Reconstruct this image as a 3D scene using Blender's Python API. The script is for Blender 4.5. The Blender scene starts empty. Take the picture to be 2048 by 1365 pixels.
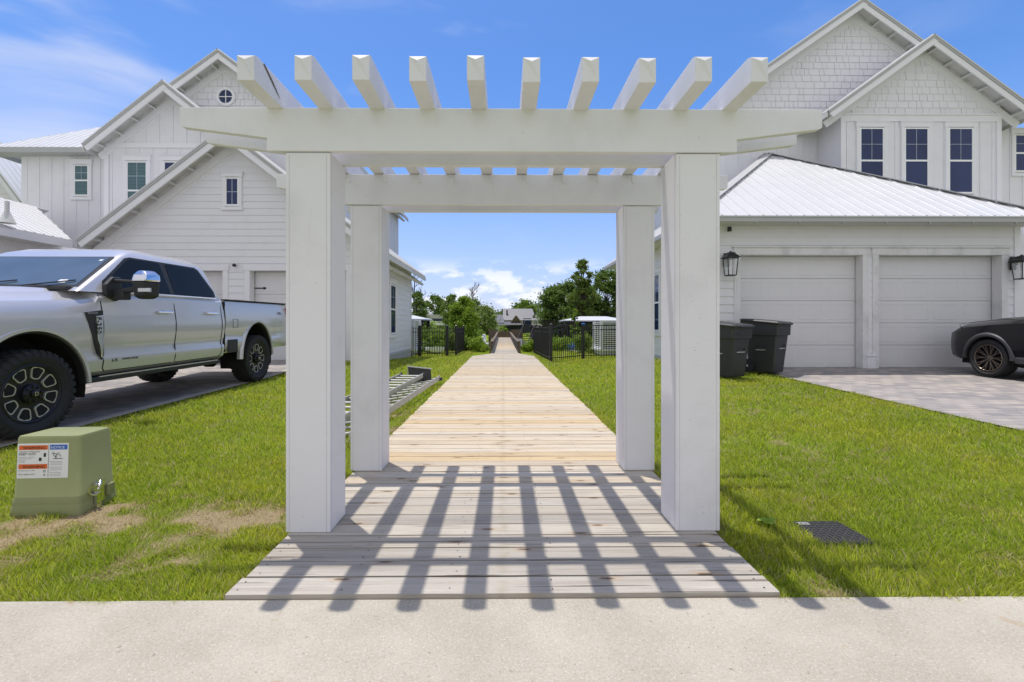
import bpy, bmesh, math, random
import numpy as np
from mathutils import Vector, Matrix
R = math.radians
random.seed(7); rng = np.random.default_rng(7)
scene = bpy.context.scene
COL = scene.collection

# ------------------------------------------------------------------ camera
F = 910.0; YAW = R(0.5); CZ = 1.2                      # focal length in photo pixels, yaw to the right, eye height
cd = bpy.data.cameras.new('camera'); cam = bpy.data.objects.new('camera', cd); COL.objects.link(cam)
cd.sensor_width = 36.0; cd.lens = 36.0*F/2048; cd.clip_start = 0.05; cd.clip_end = 3000
cd.shift_x = (1024-1014)/2048; cd.shift_y = (653-682.5)/2048
cam.location = (0, 0, CZ); cam.rotation_euler = (R(90), 0, -YAW)
scene.camera = cam

# ------------------------------------------------------------------ world and sun
SUN = Vector((-0.32, 0.375, 2.6)).normalized()
w = bpy.data.worlds.new('World'); scene.world = w; w.use_nodes = True
nt = w.node_tree; nt.nodes.clear()
def N(t, typ, **kw):
    n = t.nodes.new(typ)
    for k, v in kw.items():
        if k in ('inp',):
            for a, b in v.items(): n.inputs[a].default_value = b
        else: setattr(n, k, v)
    return n
def L(t, a, b): t.links.new(a, b)
out = N(nt, 'ShaderNodeOutputWorld'); bg = N(nt, 'ShaderNodeBackground'); L(nt, bg.outputs[0], out.inputs[0])
sky = N(nt, 'ShaderNodeTexSky', sky_type='NISHITA', sun_disc=False, sun_elevation=math.asin(SUN.z),
        sun_rotation=math.atan2(SUN.x, SUN.y), altitude=0, air_density=1.0, dust_density=0.6, ozone_density=1.6)
bg.inputs['Strength'].default_value = 0.133
tc = N(nt, 'ShaderNodeTexCoord'); sep = N(nt, 'ShaderNodeSeparateXYZ'); L(nt, tc.outputs['Generated'], sep.inputs[0])
def mth(t, op, a, b=None, clamp=False):
    n = t.nodes.new('ShaderNodeMath'); n.operation = op; n.use_clamp = clamp
    for i, v in enumerate((a, b)):
        if v is None: continue
        if isinstance(v, (int, float)): n.inputs[i].default_value = v
        else: L(t, v, n.inputs[i])
    return n.outputs[0]
def ramp(t, v, a, b, c0=0.0, c1=1.0):
    n = t.nodes.new('ShaderNodeMapRange'); n.interpolation_type = 'SMOOTHSTEP'
    n.inputs[1].default_value = a; n.inputs[2].default_value = b; n.inputs[3].default_value = c0; n.inputs[4].default_value = c1
    L(t, v, n.inputs[0]); return n.outputs[0]
hs = N(nt, 'ShaderNodeHueSaturation', inp={'Saturation': 1.30, 'Value': 1.0}); L(nt, sky.outputs[0], hs.inputs['Color'])
# azimuth (right positive) and elevation slopes of the view direction, so clouds are laid out round the sky
yy = mth(nt, 'MAXIMUM', mth(nt, 'ABSOLUTE', sep.outputs[1]), 0.05)
az = mth(nt, 'ARCTAN2', sep.outputs[0], sep.outputs[1]); el = mth(nt, 'ARCSINE', sep.outputs[2])
cmb = N(nt, 'ShaderNodeCombineXYZ'); L(nt, az, cmb.inputs[0]); L(nt, mth(nt, 'MULTIPLY', el, 2.2), cmb.inputs[1])
cum = N(nt, 'ShaderNodeTexNoise', inp={'Scale': 7.5, 'Detail': 9.0, 'Roughness': 0.55}); L(nt, cmb.outputs[0], cum.inputs['Vector'])
band = mth(nt, 'MULTIPLY', ramp(nt, el, 0.005, 0.04), ramp(nt, el, 0.155, 0.10))
# the cumulus bank is thickest above the end of the boardwalk
def gauss(c, s):
    return mth(nt, 'POWER', 2.718, mth(nt, 'MULTIPLY', mth(nt, 'POWER', mth(nt, 'DIVIDE', mth(nt, 'SUBTRACT', az, c), s), 2.0), -1.0))
bankw = mth(nt, 'MAXIMUM', gauss(-0.08, 0.14), mth(nt, 'MULTIPLY', gauss(0.1, 0.1), 0.9))
cumv = mth(nt, 'ADD', cum.outputs[0], mth(nt, 'MULTIPLY', bankw, 0.10))
cumm = mth(nt, 'MULTIPLY', ramp(nt, cumv, 0.53, 0.62), band)
cmb2 = N(nt, 'ShaderNodeCombineXYZ'); L(nt, mth(nt, 'MULTIPLY', az, 1.0), cmb2.inputs[0]); L(nt, mth(nt, 'MULTIPLY', el, 3.0), cmb2.inputs[1])
cir = N(nt, 'ShaderNodeTexNoise', inp={'Scale': 2.2, 'Detail': 5.0, 'Roughness': 0.5, 'Distortion': 0.4}); L(nt, cmb2.outputs[0], cir.inputs['Vector'])
lw = mth(nt, 'MULTIPLY', ramp(nt, az, -0.5, -0.78), ramp(nt, el, 0.5, 0.36))
cirv = mth(nt, 'ADD', cir.outputs[0], mth(nt, 'MULTIPLY', lw, 0.24))
cirm = mth(nt, 'MULTIPLY', mth(nt, 'MULTIPLY', ramp(nt, cirv, 0.55, 0.85), 0.78), ramp(nt, el, 0.02, 0.12)); cirm = mth(nt, 'MULTIPLY', cirm, ramp(nt, az, 0.5, -0.35, 0.25, 1.0))
hz = ramp(nt, el, 0.42, 0.0, 0.0, 0.62)
m1 = N(nt, 'ShaderNodeMixRGB'); L(nt, hz, m1.inputs[0]); mt = N(nt, 'ShaderNodeMixRGB', blend_type='MULTIPLY'); mt.inputs[0].default_value = 1.0; mt.inputs[2].default_value = (1.04, .975, 1.11, 1); L(nt, m1.outputs[0], mt.inputs[1]); L(nt, hs.outputs[0], m1.inputs[1]); m1.inputs[2].default_value = (2.75, 3.45, 5.1, 1)
m2 = N(nt, 'ShaderNodeMixRGB'); L(nt, cirm, m2.inputs[0]); L(nt, mt.outputs[0], m2.inputs[1]); m2.inputs[2].default_value = (4.5, 4.75, 5.7, 1)
m3 = N(nt, 'ShaderNodeMixRGB'); L(nt, mth(nt, 'MULTIPLY', cumm, 0.92), m3.inputs[0]); L(nt, m2.outputs[0], m3.inputs[1]); m3.inputs[2].default_value = (5.7, 5.9, 6.4, 1)
# unseen bright cloud, added behind the camera and overhead to lighten the shaded walls
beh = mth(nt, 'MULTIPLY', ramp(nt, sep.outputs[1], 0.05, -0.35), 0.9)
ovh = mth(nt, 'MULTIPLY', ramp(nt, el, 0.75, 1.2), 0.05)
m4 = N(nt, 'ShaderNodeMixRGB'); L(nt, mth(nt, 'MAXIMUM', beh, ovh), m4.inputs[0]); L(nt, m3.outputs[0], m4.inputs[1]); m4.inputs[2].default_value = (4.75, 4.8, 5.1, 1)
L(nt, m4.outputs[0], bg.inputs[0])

sl = bpy.data.lights.new('sun', 'SUN'); sl.energy = 3.0; sl.angle = R(0.55); sl.color = (1.0, 0.955, 0.89)
so = bpy.data.objects.new('sun', sl); COL.objects.link(so); so.rotation_euler = SUN.to_track_quat('Z', 'Y').to_euler(); so.location = (-3, 3, 30)
scene.view_settings.view_transform = 'Standard'; scene.view_settings.look = 'None'
scene.view_settings.exposure = 0.0; scene.view_settings.gamma = 1.0
EXPO = 0.36
scene.view_settings.exposure = EXPO
scene.cycles.max_bounces = 8; scene.cycles.diffuse_bounces = 4

# ------------------------------------------------------------------ helpers
def at(px, py, Y):
    """world point on the plane at distance Y seen at photo position (px, py)"""
    s, c = math.sin(YAW), math.cos(YAW); u = (px-1014)/F
    t = Y/(c-u*s)
    return Vector((t*(s+u*c), Y, CZ-(py-653)/F*t))

class MB:
    def __init__(s): s.v = []; s.f = []; s.m = []; s.cur = 0
    def add(s, vs, fs):
        b = len(s.v); s.v += [tuple(p) for p in vs]
        for f in fs: s.f.append([b+i for i in f]); s.m.append(s.cur)
        return s
    def box(s, x0, x1, y0, y1, z0, z1):
        return s.add([(x0,y0,z0),(x1,y0,z0),(x1,y1,z0),(x0,y1,z0),(x0,y0,z1),(x1,y0,z1),(x1,y1,z1),(x0,y1,z1)],
                     [(3,2,1,0),(4,5,6,7),(0,1,5,4),(1,2,6,5),(2,3,7,6),(3,0,4,7)])
    def cb(s, c, sz, M=None):
        x, y, z = [a/2 for a in sz]; M = M or Matrix.Identity(3); c = Vector(c)
        vs = [c+M@Vector(p) for p in [(-x,-y,-z),(x,-y,-z),(x,y,-z),(-x,y,-z),(-x,-y,z),(x,-y,z),(x,y,z),(-x,y,z)]]
        return s.add(vs, [(3,2,1,0),(4,5,6,7),(0,1,5,4),(1,2,6,5),(2,3,7,6),(3,0,4,7)])
    def bar(s, p, q, wd, ht, up=(0,0,1)):
        p = Vector(p); q = Vector(q); d = (q-p); ln = d.length; d.normalize(); up = Vector(up)
        sd = d.cross(up)
        if sd.length < 1e-5: sd = d.cross(Vector((0,1,0)))
        sd.normalize(); u2 = sd.cross(d).normalized()
        M = Matrix((d, sd, u2)).transposed()
        return s.cb((p+q)/2, (ln, wd, ht), M)
    def prism(s, poly, d):
        n = len(poly); d = Vector(d); a = [Vector(p) for p in poly]
        return s.add(a+[p+d for p in a], [tuple(range(n-1,-1,-1)), tuple(range(n, 2*n))]+[(i,(i+1)%n,n+(i+1)%n,n+i) for i in range(n)])
    def tube(s, pts, r, n=8, cap=True):
        pts = [Vector(p) for p in pts]; rs = [float(q) for q in (r if isinstance(r, (list, tuple)) else [r]*len(pts))]
        rings = []; ref = None
        for i, p in enumerate(pts):
            d = (pts[min(i+1, len(pts)-1)]-pts[max(i-1, 0)]).normalized()
            if ref is None: ref = Vector((0,0,1)) if abs(d.z) < .9 else Vector((1,0,0))
            a = d.cross(ref).normalized(); b = d.cross(a).normalized(); ref = a.cross(d)
            rings.append([p+rs[i]*(math.cos(2*math.pi*k/n)*a+math.sin(2*math.pi*k/n)*b) for k in range(n)])
        return s.loft(rings, cap)
    def loft(s, rings, cap=True, closed=True):
        n = len(rings[0]); vs = [p for r in rings for p in r]; fs = []
        for i in range(len(rings)-1):
            for k in range(n if closed else n-1):
                k2 = (k+1) % n
                fs.append((i*n+k, i*n+k2, (i+1)*n+k2, (i+1)*n+k))
        if cap: fs.append(tuple(range(n-1,-1,-1))); fs.append(tuple((len(rings)-1)*n+k for k in range(n)))
        return s.add(vs, fs)
    def lathe(s, prof, M, n=32, cap=False):
        """prof: (radius, along) pairs turned round the local Y axis of matrix M"""
        rings = [[M@Vector((r*math.cos(2*math.pi*k/n), a, r*math.sin(2*math.pi*k/n))) for k in range(n)] for r, a in prof]
        return s.loft(rings, cap)
def T(x, y, z, rz=0): return Matrix.Translation((x, y, z))@Matrix.Rotation(rz, 4, 'Z')

def rootloc(o):
    while o.parent: o = o.parent
    return Vector(o.location)
def tagp(o, label=None, cat=None, group=None, kind=None):
    if label: o['label'] = label
    if cat: o['category'] = cat
    if group: o['group'] = group
    if kind: o['kind'] = kind
    return o
def thing(name, label, cat, loc=(0,0,0), rz=0, group=None):
    o = bpy.data.objects.new(name, None); COL.objects.link(o); o.location = loc; o.rotation_euler = (0,0,rz); o.empty_display_size = .2
    return tagp(o, label, cat, group)
def recalc(me):
    bm = bmesh.new(); bm.from_mesh(me); bmesh.ops.recalc_face_normals(bm, faces=bm.faces); bm.to_mesh(me); bm.free()
def obj(name, mb, mat, parent=None, world=True, smooth=None, bevel=0, fix=True):
    me = bpy.data.meshes.new(name)
    off = rootloc(parent) if (parent is not None and world) else Vector((0,0,0))
    me.from_pydata([(p[0]-off.x, p[1]-off.y, p[2]-off.z) for p in mb.v], [], mb.f)
    mats = mat if isinstance(mat, (list, tuple)) else [mat]
    for m in mats: me.materials.append(m)
    if len(mats) > 1: me.polygons.foreach_set('material_index', mb.m)
    if fix: recalc(me)
    if smooth is not None:
        me.polygons.foreach_set('use_smooth', [True]*len(me.polygons)); me.set_sharp_from_angle(angle=R(smooth))
    me.update()
    o = bpy.data.objects.new(name, me); COL.objects.link(o)
    if parent is not None: o.parent = parent
    if bevel:
        b = o.modifiers.new('bevel', 'BEVEL'); b.width = bevel; b.segments = 2; b.limit_method = 'ANGLE'; b.angle_limit = R(40)
    return o
SPLIT = {'running_board', 'side_window', 'window_seal', 'belt_moulding', 'step_trim', 'door_gap', 'door_handle', 'bed_rail', 'side_step', 'lookout', 'rafter_tail', 'wall_trim', 'corner_board', 'foot', 'lift_bar', 'windshield_sticker', 'wiper', 'piling', 'foundation', 'bench', 'rake_board', 'dark_cladding', 'pane', 'rim_opening'}
def islands(mb):
    par = list(range(len(mb.v)))
    def fd(i):
        while par[i] != i: par[i] = par[par[i]]; i = par[i]
        return i
    for f in mb.f:
        for a in f[1:]: par[fd(a)] = fd(f[0])
    grp = {}
    for k, f in enumerate(mb.f): grp.setdefault(fd(f[0]), []).append(k)
    out = []
    for ks in grp.values():
        n = MB(); mp = {}
        for k in ks:
            f = []
            for i in mb.f[k]:
                if i not in mp: mp[i] = len(n.v); n.v.append(mb.v[i])
                f.append(mp[i])
            n.f.append(f); n.m.append(mb.m[k])
        out.append(n)
    return out
_obj = obj
def obj(name, mb, mat, parent=None, **k):
    if name in SPLIT and parent is not None:
        isl = islands(mb)
        if 1 < len(isl) <= 40: return [_obj(name, q, mat, parent, **k) for q in isl][0]
    return _obj(name, mb, mat, parent, **k)
def struct(name, mb, mat, **k):
    return tagp(obj(name, mb, mat, **k), kind='structure')
def copy_tree(o, parent=None):
    c = o.copy(); COL.objects.link(c); c.parent = parent
    for ch in list(o.children): copy_tree(ch, c)
    return c
def boolean(o, cutters, op='DIFFERENCE'):
    for cb in cutters:
        me = bpy.data.meshes.new('cut'); me.from_pydata(cb.v, [], cb.f); recalc(me)
        c = bpy.data.objects.new('cut', me); COL.objects.link(c); c.parent = o.parent
        m = o.modifiers.new('b', 'BOOLEAN'); m.operation = op; m.object = c; m.solver = 'EXACT'
        bpy.context.view_layer.update()
        dg = bpy.context.evaluated_depsgraph_get()
        nm = bpy.data.meshes.new_from_object(o.evaluated_get(dg)); o.modifiers.clear(); old = o.data; nm.name = old.name; o.data = nm
        bpy.data.objects.remove(c)
def text_mb(mb, txt, size, M, depth=0.0):
    """lettering as mesh faces, laid in the XY plane of matrix M"""
    cu = bpy.data.curves.new('t', 'FONT'); cu.body = txt; cu.size = size; cu.extrude = depth; cu.resolution_u = 2
    o = bpy.data.objects.new('t', cu); COL.objects.link(o); bpy.context.view_layer.update()
    me = bpy.data.meshes.new_from_object(o.evaluated_get(bpy.context.evaluated_depsgraph_get()))
    mb.add([M@v.co for v in me.vertices], [tuple(p.vertices) for p in me.polygons])
    bpy.data.objects.remove(o)
    return mb

# ------------------------------------------------------------------ materials
def newmat(name):
    m = bpy.data.materials.new(name); m.use_nodes = True; t = m.node_tree
    b = t.nodes['Principled BSDF']; tcn = t.nodes.new('ShaderNodeTexCoord')
    return m, t, b, tcn.outputs['Object']
def noise(t, vec, scale, detail=4, rough=.55, dist=0, stretch=None):
    if stretch:
        mp = t.nodes.new('ShaderNodeMapping'); mp.inputs['Scale'].default_value = stretch; L(t, vec, mp.inputs[0]); vec = mp.outputs[0]
    n = N(t, 'ShaderNodeTexNoise', inp={'Scale': scale, 'Detail': detail, 'Roughness': rough, 'Distortion': dist}); L(t, vec, n.inputs['Vector']); return n.outputs[0]
def mix(t, f, a, b, typ='MIX'):
    n = t.nodes.new('ShaderNodeMixRGB'); n.blend_type = typ
    if isinstance(f, (int, float)): n.inputs[0].default_value = f
    else: L(t, f, n.inputs[0])
    for i, c in ((1, a), (2, b)):
        if isinstance(c, (tuple, list)): n.inputs[i].default_value = (*c[:3], 1)
        else: L(t, c, n.inputs[i])
    return n.outputs[0]
def bump(t, b, h, strength, dist=.01):
    n = N(t, 'ShaderNodeBump', inp={'Strength': strength, 'Distance': dist}); L(t, h, n.inputs['Height']); L(t, n.outputs[0], b.inputs['Normal'])
def simple(name, col, rough=.5, metal=0.0, var=.06, vs=3.0, bs=0.0, bsc=60.0, coat=0.0, spec=.5, stretch=None):
    m, t, b, oc = newmat(name)
    n = noise(t, oc, vs, 5, .6, stretch=stretch)
    c = mix(t, n, tuple(x*(1-var*1.6) for x in col), tuple(min(1, x*(1+var)) for x in col)); L(t, c, b.inputs['Base Color'])
    b.inputs['Roughness'].default_value = rough; b.inputs['Metallic'].default_value = metal
    b.inputs['Coat Weight'].default_value = coat; b.inputs['Specular IOR Level'].default_value = spec
    b.inputs['Coat Roughness'].default_value = .05
    if bs: bump(t, b, noise(t, oc, bsc, 4), bs)
    return m
def leafmat(name, c0, c1, trans=.3):
    m, t, b, oc = newmat(name)
    g = t.nodes.new('ShaderNodeNewGeometry')
    c = mix(t, g.outputs['Random Per Island'], c0, c1)
    c = mix(t, ramp(t, noise(t, oc, .9, 3), .35, .65), c, tuple(x*.72 for x in c1))
    L(t, c, b.inputs['Base Color']); b.inputs['Roughness'].default_value = .6; b.inputs['Specular IOR Level'].default_value = .25
    tr = t.nodes.new('ShaderNodeBsdfTranslucent'); L(t, c, tr.inputs[0]); mx = t.nodes.new('ShaderNodeMixShader'); mx.inputs[0].default_value = trans
    L(t, b.outputs[0], mx.inputs[1]); L(t, tr.outputs[0], mx.inputs[2]); L(t, mx.outputs[0], t.nodes['Material Output'].inputs[0])
    return m

def paint_wood(name, col, dirt=.5):
    m, t, b, oc = newmat(name)
    big = ramp(t, noise(t, oc, 2.3, 6, .62), .46, .72)
    c = mix(t, mth(t, 'MULTIPLY', big, .16*dirt*2), col, tuple(x*.72 for x in col))
    streak = ramp(t, noise(t, oc, 1.0, 6, .7, stretch=(16, 16, 1.3)), .6, .8)
    c = mix(t, mth(t, 'MULTIPLY', streak, .20*dirt), c, (.35, .34, .31))
    sp = ramp(t, noise(t, oc, 38, 2, .5), .72, .76)
    c = mix(t, mth(t, 'MULTIPLY', sp, .22*dirt), c, (.25, .24, .22))
    L(t, c, b.inputs['Base Color']); b.inputs['Roughness'].default_value = .55; b.inputs['Specular IOR Level'].default_value = .3
    bump(t, b, noise(t, oc, 24, 6, .7, .5, stretch=(1, 5, 5)), .3, .005)
    return m
M = {}
M['pergola'] = paint_wood('white_painted_timber', (.778, .766, .795), 1.0)
M['siding'] = paint_wood('white_siding_paint', (.755, .745, .775), .5)
M['trim'] = paint_wood('white_trim_paint', (.78, .77, .80), .4)
M['dirtytrim'] = paint_wood('weathered_white_trim', (.72, .71, .72), 2.6)
M['soffit'] = simple('soffit_paint', (.62, .62, .61), .7)
M['fascia'] = simple('grey_metal_drip_edge', (.42, .42, .42), .45)
M['vinyl'] = simple('white_vinyl', (.84, .84, .85), .35, var=.02)
M['muntin'] = simple('grey_muntin', (.42, .46, .55), .4)
M['door'] = simple('white_garage_door', (.70, .69, .705), .45, var=.03)
M['pvc'] = simple('pale_pipe', (.6, .6, .58), .5)
def metalroof():
    m, t, b, oc = newmat('white_metal_roof')
    n = noise(t, oc, 1.5, 5, .6)
    L(t, mix(t, n, (.57, .57, .575), (.67, .67, .67)), b.inputs['Base Color']); b.inputs['Roughness'].default_value = .38
    return m
M['roof'] = metalroof()
M['greyroof'] = simple('grey_metal_roof', (.12, .118, .13), .5)
def glass(name, col, blind=False):
    m, t, b, oc = newmat(name)
    c = mix(t, noise(t, oc, 1.2, 3), tuple(x*.5 for x in col), tuple(x*1.4 for x in col))
    if blind:
        wv = N(t, 'ShaderNodeTexWave', wave_type='BANDS', bands_direction='Z', inp={'Scale': 7.5, 'Distortion': 0.0}); L(t, oc, wv.inputs[0])
        c = mix(t, ramp(t, wv.outputs[1], .35, .6), c, tuple(min(1, x*2.4) for x in col))
    L(t, c, b.inputs['Base Color']); b.inputs['Roughness'].default_value = .04; b.inputs['Specular IOR Level'].default_value = .35
    return m
M['glass'] = glass('dark_window_glass', (.022, .036, .11))
M['blindglass'] = glass('window_glass_over_blinds', (.045, .085, .095), True)
M['carglass'] = glass('tinted_car_glass', (.014, .017, .019))
M['carglass'].node_tree.nodes['Principled BSDF'].inputs['Specular IOR Level'].default_value = .15
M['windshield'] = glass('windshield_glass', (.09, .12, .15))
M['windshield'].node_tree.nodes['Principled BSDF'].inputs['Specular IOR Level'].default_value = .9
M['silver'] = simple('silver_car_paint', (.60, .585, .605), .28, .34, var=.02, coat=.7)
M['blackpaint'] = simple('black_car_paint', (.005, .005, .007), .16, .0, var=.05, coat=.3, spec=.3)
M['blackplastic'] = simple('black_plastic', (.022, .022, .024), .55, bs=.1)
M['greyplastic'] = simple('dark_grey_plastic', (.05, .052, .056), .5, bs=.1)
M['chrome'] = simple('chrome', (.75, .75, .77), .12, 1.0, var=.02)
M['alu'] = simple('scuffed_aluminium', (.55, .54, .50), .45, .6, var=.25, vs=9)
M['rimdark'] = simple('dark_wheel_finish', (.022, .022, .026), .35, .4)
M['hubdark'] = simple('gloss_black_hub', (.03, .03, .034), .2, .6)
M['machined'] = simple('machined_wheel_edge', (.62, .61, .56), .35, .5)
M['bronze'] = simple('bronze_wheel', (.20, .165, .135), .35, .8)
M['rubber'] = simple('tyre_rubber', (.020, .020, .021), .8, bs=.35, bsc=90)
M['under'] = simple('dark_underbody', (.008, .008, .008), .9)
M['black'] = simple('black_powder_coat', (.013, .013, .015), .45)
M['bin'] = simple('charcoal_bin_plastic', (.030, .032, .035), .5, bs=.15, bsc=200)
M['green'] = simple('olive_enamel', (.25, .27, .115), .55, var=.10, vs=4, bs=.1, bsc=140)
M['treadgrey'] = simple('worn_grey_plastic', (.07, .068, .065), .7)
M['lidgrey'] = simple('grey_lid_plastic', (.032, .031, .03), .7, var=.2, vs=20)
M['caulk'] = simple('grey_caulk_line', (.58, .575, .60), .7)
M['red'] = simple('tail_lamp_red', (.35, .01, .01), .2)
M['lamp'] = simple('clear_lamp_lens', (.6, .6, .62), .1, .3)
M['sticker'] = simple('white_sticker', (.78, .78, .78), .4, var=.02)
M['orange'] = simple('orange_print', (.72, .13, .02), .5, var=.02)
M['blueprint'] = simple('blue_print', (.02, .12, .50), .5, var=.02)
M['ink'] = simple('black_print', (.02, .02, .02), .5, var=.02)
M['whiteprint'] = simple('white_print', (.85, .85, .85), .5, var=.02)
M['oldwood'] = simple('brown_weathered_timber', (.165, .125, .08), .85, var=.3, vs=6, bs=.3)
M['darkwood'] = simple('dark_dock_timber', (.035, .028, .024), .85, var=.3)
M['bark'] = simple('tree_bark', (.09, .07, .055), .9, var=.3, bs=.4)
M['deadbark'] = simple('dead_grey_bark', (.10, .09, .085), .9, var=.2)
M['navy'] = simple('dark_navy_cladding', (.018, .026, .042), .6, var=.15)
M['blue'] = simple('blue_gelcoat', (.02, .12, .42), .3)
M['brownbulk'] = simple('grey_bulkhead_timber', (.16, .14, .12), .9, var=.25)
M['found'] = simple('grey_foundation_render', (.50, .50, .49), .8, var=.08, bs=.2)

def concrete():
    m, t, b, oc = newmat('sidewalk_concrete')
    c = mix(t, ramp(t, noise(t, oc, 1.6, 6, .65), .3, .7), (.40, .362, .295), (.495, .455, .375))
    c = mix(t, mth(t, 'MULTIPLY', ramp(t, noise(t, oc, 130, 3, .8), .50, .66), .42), c, (.24, .205, .155))
    c = mix(t, mth(t, 'MULTIPLY', ramp(t, noise(t, oc, 95, 3, .8), .52, .66), .45), c, (.68, .64, .56))
    c = mix(t, mth(t, 'MULTIPLY', ramp(t, noise(t, oc, 45, 2, .5), .70, .74), .6), c, (.20, .17, .13))
    st = ramp(t, noise(t, oc, 5.5, 3, .5), .68, .73)
    c = mix(t, mth(t, 'MULTIPLY', st, .40), c, (.38, .26, .14))
    L(t, c, b.inputs['Base Color']); b.inputs['Roughness'].default_value = .92; b.inputs['Specular IOR Level'].default_value = .2
    bump(t, b, noise(t, oc, 150, 5, .8), .55, .006)
    return m
M['concrete'] = concrete()
def pavers():
    m, t, b, oc = newmat('paver_driveway')
    mp = t.nodes.new('ShaderNodeMapping'); mp.inputs['Rotation'].default_value = (0, 0, 0); L(t, oc, mp.inputs[0])
    br = N(t, 'ShaderNodeTexBrick', inp={'Scale': 1.0, 'Mortar Size': .007, 'Mortar Smooth': .4, 'Bias': 0.0, 'Brick Width': .24, 'Row Height': .15,
           'Color1': (.46, .405, .35, 1), 'Color2': (.21, .205, .21, 1), 'Mortar': (.12, .105, .09, 1)})
    L(t, mp.outputs[0], br.inputs['Vector'])
    c = mix(t, ramp(t, noise(t, oc, 1.3, 5, .6), .35, .65), br.outputs[0], (.40, .36, .325), 'MIX'); c = mix(t, .30, br.outputs[0], c)
    c = mix(t, mth(t, 'MULTIPLY', noise(t, oc, 90, 4, .7), .4), c, (.22, .20, .19))
    L(t, c, b.inputs['Base Color']); b.inputs['Roughness'].default_value = .85
    inv = mth(t, 'SUBTRACT', 1.0, br.outputs['Fac']); bump(t, b, mth(t, 'ADD', inv, mth(t, 'MULTIPLY', noise(t, oc, 60, 4), .3)), .5, .006)
    return m
M['pavers'] = pavers()
def planks():
    m, t, b, oc = newmat('weathered_deck_boards')
    g = t.nodes.new('ShaderNodeNewGeometry'); rnd = g.outputs['Random Per Island']
    f = lambda k: mth(t, 'FRACT', mth(t, 'MULTIPLY', rnd, k))
    vm = t.nodes.new('ShaderNodeVectorMath'); vm.operation = 'ADD'
    cx = t.nodes.new('ShaderNodeCombineXYZ'); L(t, mth(t, 'MULTIPLY', rnd, 60.0), cx.inputs[0]); L(t, mth(t, 'MULTIPLY', f(7.1), 37.0), cx.inputs[2])
    L(t, oc, vm.inputs[0]); L(t, cx.outputs[0], vm.inputs[1]); v = vm.outputs[0]
    sp = t.nodes.new('ShaderNodeSeparateXYZ'); L(t, oc, sp.inputs[0])
    age = mth(t, 'MULTIPLY', ramp(t, sp.outputs[1], 2.8, 4.4), ramp(t, sp.outputs[1], 16.0, 7.5, .35, 1.0))    # greyer, older boards at the street end
    pale = mix(t, age, (.52, .48, .415), (.60, .53, .42)); warm = mix(t, age, (.42, .375, .31), (.58, .43, .235)); grey = mix(t, age, (.29, .265, .235), (.45, .385, .30))
    c = mix(t, ramp(t, f(3.7), .25, .75), pale, warm); c = mix(t, mth(t, 'MULTIPLY', ramp(t, f(13.3), .55, .95), .75), c, grey)
    soft = ramp(t, noise(t, v, 1.0, 5, .6, .4, stretch=(.8, 9, 9)), .35, .68); c = mix(t, mth(t, 'MULTIPLY', soft, .55), c, mix(t, f(5.9), pale, warm))
    grain = noise(t, v, 1.0, 7, .72, .8, stretch=(1.6, 46, 46)); gr = ramp(t, grain, .47, .70)
    c = mix(t, mth(t, 'MULTIPLY', gr, .62), c, mix(t, age, (.27, .225, .185), (.37, .25, .14)))
    lt = ramp(t, noise(t, v, 1.0, 6, .7, .3, stretch=(1.1, 30, 30)), .54, .72); c = mix(t, mth(t, 'MULTIPLY', lt, .5), c, (.66, .62, .56))
    vo = N(t, 'ShaderNodeTexVoronoi', voronoi_dimensions='2D', inp={'Scale': 1.0, 'Randomness': 1.0}); mp = t.nodes.new('ShaderNodeMapping'); mp.inputs['Scale'].default_value = (1.5, 5.2, 1); L(t, v, mp.inputs[0]); L(t, mp.outputs[0], vo.inputs['Vector'])
    kd = mth(t, 'ADD', vo.outputs['Distance'], mth(t, 'MULTIPLY', noise(t, v, 26, 3), .05)); kn = ramp(t, kd, .095, .055); halo = ramp(t, kd, .20, .08)
    c = mix(t, mth(t, 'MULTIPLY', halo, .35), c, (.40, .26, .14)); c = mix(t, mth(t, 'MULTIPLY', kn, .8), c, (.10, .065, .04))
    crack = ramp(t, noise(t, v, 1.0, 3, .5, .2, stretch=(.9, 46, 46)), .655, .69); c = mix(t, mth(t, 'MULTIPLY', crack, .7), c, (.12, .09, .065))
    # dirt along the middle joist line
    ln = mth(t, 'ABSOLUTE', mth(t, 'ADD', sp.outputs[0], mth(t, 'MULTIPLY', mth(t, 'SUBTRACT', noise(t, oc, 6, 3), .5), .06)))
    dl = mth(t, 'MULTIPLY', ramp(t, ln, .045, .0), ramp(t, noise(t, oc, 9, 4), .35, .65)); c = mix(t, mth(t, 'MULTIPLY', dl, .28), c, (.25, .20, .10))
    L(t, c, b.inputs['Base Color']); b.inputs['Roughness'].default_value = .85; b.inputs['Specular IOR Level'].default_value = .2
    bump(t, b, mth(t, 'SUBTRACT', grain, mth(t, 'MULTIPLY', crack, .8)), .7, .008)
    return m
M['planks'] = planks()
def soil():
    m, t, b, oc = newmat('lawn_soil_and_thatch')
    a = N(t, 'ShaderNodeAttribute', attribute_name='dry'); 
    g = mix(t, noise(t, oc, 26, 5, .65), (.10, .14, .014), (.20, .26, .03))
    g = mix(t, ramp(t, noise(t, oc, .5, 4), .4, .6), g, (.20, .26, .03))
    d = mix(t, noise(t, oc, 60, 6, .7), (.22, .17, .10), (.50, .40, .24))
    c = mix(t, ramp(t, mth(t, 'ADD', a.outputs['Fac'], mth(t, 'MULTIPLY', mth(t, 'SUBTRACT', noise(t, oc, 14, 4), .5), .5)), .3, .75), g, d)
    L(t, c, b.inputs['Base Color']); b.inputs['Roughness'].default_value = 1.0; b.inputs['Specular IOR Level'].default_value = 0
    bump(t, b, noise(t, oc, 90, 6, .8), .8, .02)
    return m
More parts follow.
